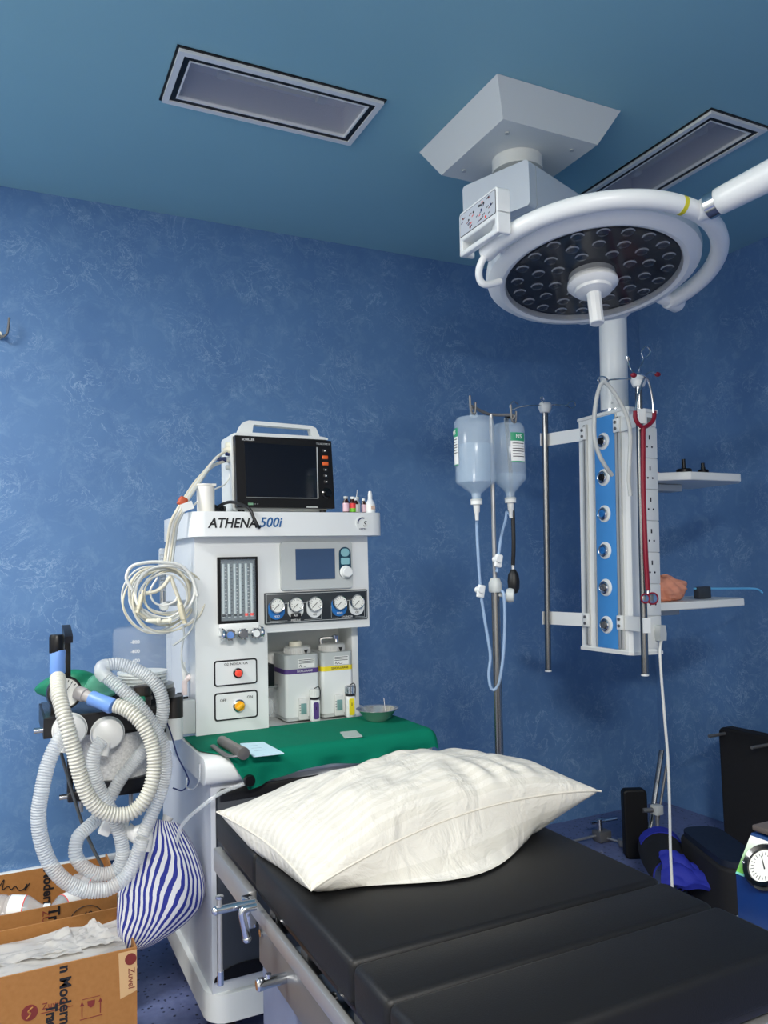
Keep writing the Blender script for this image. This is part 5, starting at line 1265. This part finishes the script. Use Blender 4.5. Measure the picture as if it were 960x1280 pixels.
for rr, n, ph in ((.105, 8, .2), (.153, 14, .05), (.206, 20, .12)):
    for k in range(n):
        a = 2*PI*k/n+ph; c = lp(rr*math.cos(a), rr*math.sin(a), -.014)
        if lens0 is None:
            b = B().lathe([(.0165, 0), (.0165, .004), (.014, .0095), (.008, .0125), (0, .0135)], c, LN, 20)
            o_ = obj('lens', b, LENS, SL); lens0 = (o_, c)
            r_ = B()
            e1, e2 = LV, LU
            pts = [c+LN*.0065+(LU*math.cos(t_)+LV*math.sin(t_))*.0165 for t_ in [PI*(.06+.88*j/14) for j in range(15)]]  # half arc along the upper edge only, shaped as the painted glint
            r_.tube(pts, .0021, 6, smooth=False)
            o2 = obj('lens_glint', r_, GLINT, o_)
            lens0 = (o_, c, o2)
        else:
            o_ = lens0[0].copy(); COL.objects.link(o_); o_.location = c-lens0[1]; o_.parent = SL
            o2 = lens0[2].copy(); COL.objects.link(o2); o2.parent = o_
            BASE[o_] = BASE[SL]
hb_ = obj('handle_boss', B().lathe([(.064, -.012), (.064, .004), (.068, .008), (.070, .020), (.062, .030), (.052, .034), (.05, .042), (.03, .048), (0, .048)], LC+LN*.003, LN, 48), WHITE, SL)
obj('handle_grip', B().lathe([(.022, .045), (.020, .055), (.0195, .125), (.0205, .140), (.018, .142), (0, .138)], LC, LN, 10), WHITE, SL, label='white sterile handle')
obj('camera_window', B().box(-.006, .006, -.006, .006, -.003, .003, .001, 2, Matrix.Translation(lp(.012, .036, .040)) @ Matrix(((LU.x, LV.x, LN.x, 0), (LU.y, LV.y, LN.y, 0), (LU.z, LV.z, LN.z, 0), (0, 0, 0, 1)))), BLACK, SL)
ln = B().prism(rpoly(-.085, .085, -.03, .03, .028), lp(.02, -.29, -.055), LU, LV, LN*.04)
o_ = obj('rim_bulge', ln, WHITE, SL); m_ = o_.modifiers.new('round', 'BEVEL'); m_.width = .008; m_.segments = 3
# half ring yoke
def arc(a0, a1, r, h0, h1, n=26):
    return [lp(r*math.cos(math.radians(a0+(a1-a0)*k/n)), r*math.sin(math.radians(a0+(a1-a0)*k/n)), h0+(h1-h0)*k/n) for k in range(n+1)]
yk = arc(141, -50, .334, -.010, -.014)
obj('yoke', B().tube(yk, .0235, 18, 3), WHITE, SL, label='white half ring yoke')
for a in (-49,):
    p0 = lp(.28*math.cos(math.radians(a)), .28*math.sin(math.radians(a)), -.020); p1 = lp(.37*math.cos(math.radians(a)), .37*math.sin(math.radians(a)), -.014)
    obj('pivot', B().lathe([(.018, 0), (.022, .012), (.022, .04), (.027, .045), (.028, .085), (.022, .095), (0, .097)], p0, (p1-p0).normalized(), 22), WHITE, SL)
# yellow mark, collar and spring arm
ja = lp(.334*math.cos(math.radians(37)), .334*math.sin(math.radians(37)), -.012)
def yarc(deg, rad=.334): return lp(rad*math.cos(math.radians(deg)), rad*math.sin(math.radians(deg)), -.012)
ytan = (yarc(49)-yarc(48)).normalized(); yout = (EYEP-yarc(48)).normalized(); yout = (yout-ytan*yout.dot(ytan)).normalized(); yside = ytan.cross(yout)
def ypatch(u, v):
    a_ = math.radians(-70+140*u); return yarc(48)+ytan*(.012*(v-.5))+(yout*math.cos(a_)+yside*math.sin(a_))*.0243
obj('sticker', B().grid(ypatch, 14, 2, .0008), mat('yellow_sticker', (206, 196, 40), .4), SL, label='small yellow sticker on the yoke')
far = dep(957, 222, 1.82)
ad = (far-ja).normalized()
obj('arm_socket', B().cyl(ja+ad*.0, ja+ad*.03, .025, .027, 26), WHITE, SL)
obj('arm_collar', B().cyl(ja+ad*.026, ja+ad*.052, .0315, seg=32), CHROME, SL)
end = ja+ad*.98
obj('spring_arm', B().lathe([(.029, .05), (.032, .054), (.033, .075), (.051, .94), (.04, .95), (0, .95)], ja, ad, 36), WHITE, SL)
el = end
obj('elbow_joint', B().cyl(el+Z*-.06, el+Z*.06, .055, seg=32), WHITE, SL)
obj('ceiling_tube', B().cyl(el+Z*.05, (el.x, el.y, H-.03), .035, seg=32), WHITE, SL)
obj('ceiling_flange', B().cyl((el.x, el.y, H-.03), (el.x, el.y, H-.001), .13, seg=48), WHITE, SL)
# control box on the yoke end
qc = lp(.40*math.cos(math.radians(138)), .40*math.sin(math.radians(138)), -.03)
ca = dep(606, 278, 2.08); 
# box axes: face towards the camera's left, seen in the photo
bu = (at(628, 232, 'y', ca.y)-at(577, 272, 'y', ca.y)).normalized()
fx0, fx1 = dep(573.5, 268, 2.12), dep(621, 231, 1.95)
bu = (fx1-fx0); bw_ = bu.length; bu.normalize()
bv_ = (LN*-1+Z*.3); z3 = min((abs((dep(574.5, 322, z_/1000)-fx0).dot(fx1-fx0)), z_/1000) for z_ in range(1850, 2300))[1]
bv_ = fx0-dep(574.5, 322, z3); bv_ = (bv_-bu*bv_.dot(bu)).normalized()
bn_ = bu.cross(bv_).normalized()
if bn_.dot(ca-EYEP) > 0: bn_ = -bn_
BO = dep(574.5, 322, z3)
dep_ = .04
hgt = (fx0-BO).length
poly = rpoly(0, bw_, 0, hgt, .014)
cbx = B()
outer = [(x, y) for x, y in poly]
hole = rpoly(.016, bw_-.014, .012, .042, .010)
# body with a grip opening at its lower edge: top block + two legs + grip bar
cbx.prism(rpoly(0, bw_, .040, hgt, .012), BO, bu, bv_, bn_*-dep_)
cbx.prism(rpoly(0, .014, .0, .06, .005), BO, bu, bv_, bn_*-dep_)
cbx.prism(rpoly(bw_-.014, bw_, .0, .06, .005), BO, bu, bv_, bn_*-dep_)
cbx.prism(rpoly(0, bw_, .0, .014, .006), BO, bu, bv_, bn_*-.018)
cx_ = obj('control_box', cbx, WHITE, SL)
m_ = cx_.modifiers.new('round', 'BEVEL'); m_.width = .003; m_.segments = 2; m_.limit_method = 'ANGLE'
kp_ = obj('keypad', B().prism(rpoly(.009, bw_-.008, .052, hgt-.009, .004), BO, bu, bv_, bn_*.0012), mat('keypad_grey', (196, 200, 206), .4), cx_, label='printed grey keypad')
obj('keypad_border', B().prism(rpoly(.0075, bw_-.0065, .0505, hgt-.0075, .004), BO, bu, bv_, bn_*.0008), INK, cx_)
rnd = random.Random(3); sy = B(); cols_ = [INK, REDB, NAVY, RED]
for mi, cnt in enumerate((16, 9, 7, 5)):
    for k in range(cnt):
        x_, y_ = rnd.uniform(.016, bw_-.018), rnd.uniform(.058, hgt-.016); s_ = rnd.uniform(.003, .006)
        n0 = set(sy.bm.faces)
        if rnd.random() < .6: sy.prism([(x_-s_, y_-.0009), (x_+s_, y_-.0009+s_*.6), (x_+s_, y_+.0009+s_*.6), (x_-s_, y_+.0009)], BO, bu, bv_, bn_*.0018)
        else: sy.cyl(BO+bu*x_+bv_*y_, BO+bu*x_+bv_*y_+bn_*.0018, s_*.7, seg=12)
        for f_ in sy.bm.faces:
            if f_ not in n0: f_.material_index = mi
obj('key_print', sy, cols_, kp_)
bx_mid = BO+bu*(bw_*.8)+bv_*.05-bn_*dep_*.8
obj('yoke_bracket', B().cyl(bx_mid, lp(.325*math.cos(math.radians(134)), .325*math.sin(math.radians(134)), -.012), .017, .021, 20), WHITE, SL)
g0, g1 = dep(622, 318, 2.06), dep(618, 352, 2.10)
obj('side_handle', B().tube([dep(634, 313, 2.09), dep(620, 312, 2.08), dep(606, 321, 2.07), dep(599, 336, 2.07), dep(600, 350, 2.08), dep(608, 356, 2.09), dep(625, 352, 2.12)], .0095, 14), WHITE, SL)

# ---------------------------------------------------------------- far right corner
t0 = at(897, 908, 'x', 2.93)
LS = thing('leg_section', (2.95, t0.y-.3, 0), 'tall black padded leg section with two steel pins leaning along the right wall', 'table section')
lpnl = B().prism(rpoly(t0.y-.62, t0.y, 0.004, t0.z, .03), (2.93, 0, 0), Y, Z, (.07, 0, 0))
o_ = obj('pad', lpnl, BLACKF, LS); m_ = o_.modifiers.new('round', 'BEVEL'); m_.width = .01; m_.segments = 3; m_.limit_method = 'ANGLE'
obj('back_board', B().box(3.0, 3.02, t0.y-.60, t0.y-.02, .004, t0.z-.02, .004), BLACKM, LS)
for a_ in ((906, 917), (960, 931)):
    q = at(*a_, 'x', 2.93); obj('pin', B().cyl(q, q+V((-.10, .0, 0)), .007, seg=14), DSTEEL, LS)
# upright black support pad
q = dep(801, 1052, 3.35); q.z = 0
UP_ = thing('support_pad', q, 'upright black side support pad standing on the floor in the far corner', 'pad')
ht = dep(800, 990, 3.35).z
o_ = obj('pad', B().prism(rpoly(-.052, .052, 0, ht, .02), q+Y*.02, V((.9, -.43, 0)), Z, V((.2, .42, 0))*.1), BLACKPAD, UP_); m_ = o_.modifiers.new('round', 'BEVEL'); m_.width = .008; m_.segments = 3; m_.limit_method = 'ANGLE'
q2 = dep(821, 1012, 3.38)
obj('clamp', B().box(q2.x-.02, q2.x+.02, q2.y-.02, q2.y+.02, q2.z-.02, q2.z+.02, .004), GREYP, UP_)
obj('post', B().cyl((q2.x, q2.y, 0), (q2.x, q2.y, q2.z), .008), STEEL, UP_)
obj('link', B().cyl(q2+V((-.06, .02, 0)), q2, .010), DSTEEL, UP_)
ra, rb = dep(827, 938, 3.62), dep(817, 1005, 3.52)
rdv = (rb-ra); rf = ra+rdv*((.004-ra.z)/rdv.z)
t = thing('steel_rod', rf, 'long flat steel rod leaning in the far room corner behind the support pad', 'rod')
sdv = V((.9, -.43, 0))
obj('rod', B().tube([ra, rf], .012, 12, 1, smooth=False, flat=(1, .6)), POLE, t)
obj('inner_rod', B().tube([ra+sdv*.02+V((0, -.012, -.02)), rf+sdv*.02+V((0, -.012, 0))], .006, 8, 1, smooth=False), DSTEEL, t)
# clamp with rods on the floor
q = at(752, 1040, 'z', .04); t = thing('floor_clamp', (q.x, q.y, 0), 'steel rail clamp with thin rods lying on the speckled floor right of the pillow', 'clamp')
obj('clamp_block', B().box(q.x-.035, q.x+.035, q.y-.03, q.y+.03, .001, .05, .008), DSTEEL, t)
obj('clamp_post', B().cyl((q.x-.01, q.y, .045), (q.x-.01, q.y, .10), .014), CHROME, t)
obj('clamp_lever', B().cyl((q.x-.05, q.y+.01, .085), (q.x+.075, q.y-.02, .095), .008), CHROME, t)
e0, e1 = at(706, 1054, 'z', .02), at(800, 1060, 'z', .012)
obj('rod', B().cyl(e0, (q.x, q.y, .03), .006), STEEL, t); obj('rod', B().cyl((q.x, q.y, .02), e1, .006), STEEL, t)
q = at(790, 1052, 'z', .02); t = obj('steel_plate', B().box(-.06, .06, -.02, .02, -.019, .012, .003, 2, Matrix.Translation(q) @ Matrix.Rotation(-.5, 4, 'Z')), STEEL, base=(q.x, q.y, 0)); tag(t, 'short steel bar lying on the floor at the foot of the support pad', 'bar')
# boot shaped leg supports
def leg_support(c0, c1, r, roll, label, flap):
    c0, c1 = V(c0), V(c1); ax_ = (c1-c0); L_ = ax_.length; ax_.normalize(); u_, v_, _ = frame_of(ax_)
    T = thing('leg_support', (c0.x, c0.y, 0), label, 'leg support', 'padded leg supports')
    def shell(rad):
        def f(a_, b__):
            an_ = math.radians(roll-125+250*a_); rr = rad*(1-.18*b__+.10*math.sin(PI*b__))
            return c0+ax_*(L_*b__)+(u_*math.cos(an_)+v_*math.sin(an_))*rr
        return f
    obj('shell', B().grid(shell(r), 28, 14, .012), BLACKF, T, sharp=80)
    obj('lining', B().grid(shell(r-.014), 28, 14, -.006), BLUEF, T, sharp=80)
    big = shell(r+.004)
    obj('blue_cover', B().grid(lambda p, q: big(.12+.76*p, .24*q), 20, 6, .006), BLUEF, T, sharp=80, label='royal blue band round the end')
    return T
a_ = dep(824, 1050, 3.22); b__ = dep(840, 1125, 2.95); b__.z = .085; a_.z = .10
leg_support(a_, b__, .085, 60, 'black leg support with royal blue lining lying on the floor behind the white cord', True)
a_ = dep(880, 1060, 3.05); b__ = dep(930, 1120, 2.75); a_.z = .11; b__.z = .10
t = thing('leg_support', (a_.x, a_.y, 0), 'black boxy leg support with rounded end in front of the tall black leg section', 'leg support', 'padded leg supports')
dd = (b__-a_); dd.z = 0; dd.normalize(); ss = V((-dd.y, dd.x, 0))
o_ = obj('shell', B().prism(rpoly(-.06, .34, -.085, .085, .06), V((a_.x, a_.y, .002)), dd, ss, (0, 0, .20)), BLACKF, t); m_ = o_.modifiers.new('round', 'BEVEL'); m_.width = .012; m_.segments = 3; m_.limit_method = 'ANGLE'
o_ = obj('top_pad', B().prism(rpoly(-.05, .33, -.075, .075, .055), V((a_.x, a_.y, .202)), dd, ss, (0, 0, .022)), mat('dark_navy_vinyl', (20, 28, 44), .5), t)
q0, q1, q2, q3 = dep(828, 1068, 2.98), dep(852, 1078, 2.98), dep(912, 1122, 2.8), dep(828, 1108, 2.9)
def strap(u, v):
    p = q0.lerp(q1, u).lerp(q3.lerp(q2, u), v); 
    return V((p.x, p.y, max(.03, p.z+.01*math.sin(PI*u)+.02*noise.noise(V((u*4, v*4, 0))))))
o_ = obj('blue_pad', B().grid(strap, 16, 12, .022), BLUEF, base=(q0.x, q0.y, .02), sharp=80); tag(o_, 'royal blue fabric pad lying on the floor between the two black leg supports', 'pad')
# aneroid console on a trolley
P0 = dep(920, 1092, 1.5); P1 = at(940, 1041, 'y', P0.y); zB = dep(920, 1152, 1.5).z
CN = thing('pressure_console', (P0.x+.08, P0.y-.13, zB), 'green and blue box with round pressure dial, right of the operating table', 'console')
yd = .26
prof = [(P0.x, zB), (P0.x, P0.z), (P1.x, P1.z), (P1.x+.10, P1.z+.004), (P1.x+.10, zB)]
obj('case', B().prism(prof, (0, P0.y, 0), X, Z, (0, -yd, 0)), mat('console_blue', (6, 48, 108), .35), CN)
sl = (P1-P0); sl.y = 0; sL = sl.length; sl.normalize(); fn = sl.cross(V((0, -1, 0))).normalized()
if fn.x > 0: fn = -fn
def strip(a0, a1, m, nm, th=.0015, parent=CN): return obj(nm, B().prism([(0, a0), (yd, a0), (yd, a1), (0, a1)], V((P0.x, P0.y, P0.z))+fn*0, V((0, -1, 0)), sl, fn*th), m, parent)
gm_ = mat('console_face', (236, 238, 232), .35); nt = gm_.node_tree; pr_ = nt.nodes['Principled BSDF']
tcn = nt.nodes.new('ShaderNodeTexCoord'); spn = nt.nodes.new('ShaderNodeSeparateXYZ'); rmp = nt.nodes.new('ShaderNodeValToRGB')
nt.links.new(tcn.outputs['Generated'], spn.inputs[0]); nt.links.new(spn.outputs['Z'], rmp.inputs[0]); nt.links.new(rmp.outputs[0], pr_.inputs['Base Color'])
rmp.color_ramp.elements[0].color = S(110, 190, 70); rmp.color_ramp.elements[1].color = S(240, 240, 236); rmp.color_ramp.elements[0].position = .12; rmp.color_ramp.elements[1].position = .95
strip(.004, sL-.006, gm_, 'printed_face')
strip(0, .004, mat('mint_line', (120, 206, 190), .4), 'mint_line')
strip(sL-.006, sL, mat('dark_line', (20, 60, 110), .4), 'upper_line')
obj('lid', B().box(P1.x, P1.x+.10, P0.y-yd, P0.y, P1.z+.0045, P1.z+.016, .003), mat('lid_taupe', (90, 82, 78), .5), CN)
dr = ray(958, 1085); o0 = V((P0.x, P0.y, P0.z)); tt = (o0-EYEP).dot(fn)/dr.dot(fn); dc_ = EYEP+dr*tt
dl_ = obj('dial_rim', B().lathe([(.043, 0), (.043, .008), (.039, .014), (.031, .012), (.030, .006), (0, .006)], dc_, fn, 44), BLACKG, CN, label='black dial rim')
obj('dial_face', B().cyl(dc_+fn*.006, dc_+fn*.0075, .0305, seg=44), DIALW, dl_)
dmk = B(); u1, v1 = V((0, -1, 0)), sl
for j in range(24):
    a = 2*PI*j/24; r0, r1 = (.021, .026) if j % 2 else (.019, .027); c_, s_ = math.cos(a), math.sin(a)
    dmk.prism([(r0, -.0005), (r1, -.0005), (r1, .0005), (r0, .0005)], dc_+fn*.0075, u1*c_+v1*s_, v1*c_-u1*s_, fn*.0004)
dmk.prism([(-.006, -.0012), (.02, -.0005), (.02, .0005), (-.006, .0012)], dc_+fn*.0079, (u1*-.6+v1*.8), (u1*-.8-v1*.6), fn*.0005)
obj('dial_marks', dmk, INK, dl_)
obj('rim_screw', B().ball(dc_+V((0, .038, 0))+sl*-.008+fn*.012, .0035), CHROME, dl_)
TR = thing('instrument_trolley', (P0.x+.1, P0.y-.12, 0), 'white topped instrument trolley under the green and blue dial box', 'trolley')
tx0, tx1, ty0, ty1 = P0.x-.06, P0.x+.30, P0.y-.42, P0.y+.03
obj('top_tray', B().box(tx0, tx1, ty0, ty1, zB-.022, zB-.001, .006), WHITE2, TR)
obj('lower_tray', B().box(tx0+.02, tx1-.02, ty0+.02, ty1-.02, .20, .215, .004), STEEL, TR)
for x in (tx0+.02, tx1-.02):
    for y in (ty0+.02, ty1-.02):
        l_ = obj('leg', B().cyl((x, y, .05), (x, y, zB-.02), .011, seg=16), STEEL, TR); obj('caster', B().cyl((x-.01, y, .025), (x+.01, y, .025), .025, seg=18), BLACK, l_)

# ---------------------------------------------------------------- light
def area(name, loc, sx, sy, power, col, target=None):
    L_ = bpy.data.lights.new(name, 'AREA'); L_.shape = 'RECTANGLE'; L_.size = sx; L_.size_y = sy; L_.energy = power; L_.color = col
    o = bpy.data.objects.new(name, L_); COL.objects.link(o); o.location = loc
    if target is not None: o.rotation_euler = (V(target)-V(loc)).to_track_quat('-Z', 'Y').to_euler()
    return o
area('ceiling_panel_lamp', (-.2, -1.4, 2.735), 1.0, .6, 165, (1, .97, .92))
area('ceiling_panel_lamp', (-1.25, 1.8, 2.735), .5, .65, 52, (1, .99, .97))
# lettering as real meshes
bpy.context.view_layer.update()
dg_ = bpy.context.evaluated_depsgraph_get()
for o in [q for q in COL.objects if q.type == 'FONT']:
    me = bpy.data.meshes.new_from_object(o.evaluated_get(dg_)); nm = o.name
    n_ = bpy.data.objects.new(nm+'_', me); COL.objects.link(n_)
    n_.parent = o.parent; n_.matrix_local = o.matrix_local.copy()
    bpy.data.objects.remove(o); n_.name = nm
w = bpy.data.worlds.new('world'); sc.world = w; w.use_nodes = True
w.node_tree.nodes['Background'].inputs[0].default_value = (.6, .75, .9, 1); w.node_tree.nodes['Background'].inputs[1].default_value = .05
vs_ = sc.view_settings; sc.display_settings.display_device = 'sRGB'
vs_.view_transform = 'Standard'; vs_.look = 'None'; vs_.gamma = 1; vs_.use_curve_mapping = False; vs_.exposure = .3
sc.cycles.max_bounces = 10; sc.cycles.transparent_max_bounces = 24; sc.cycles.diffuse_bounces = 5
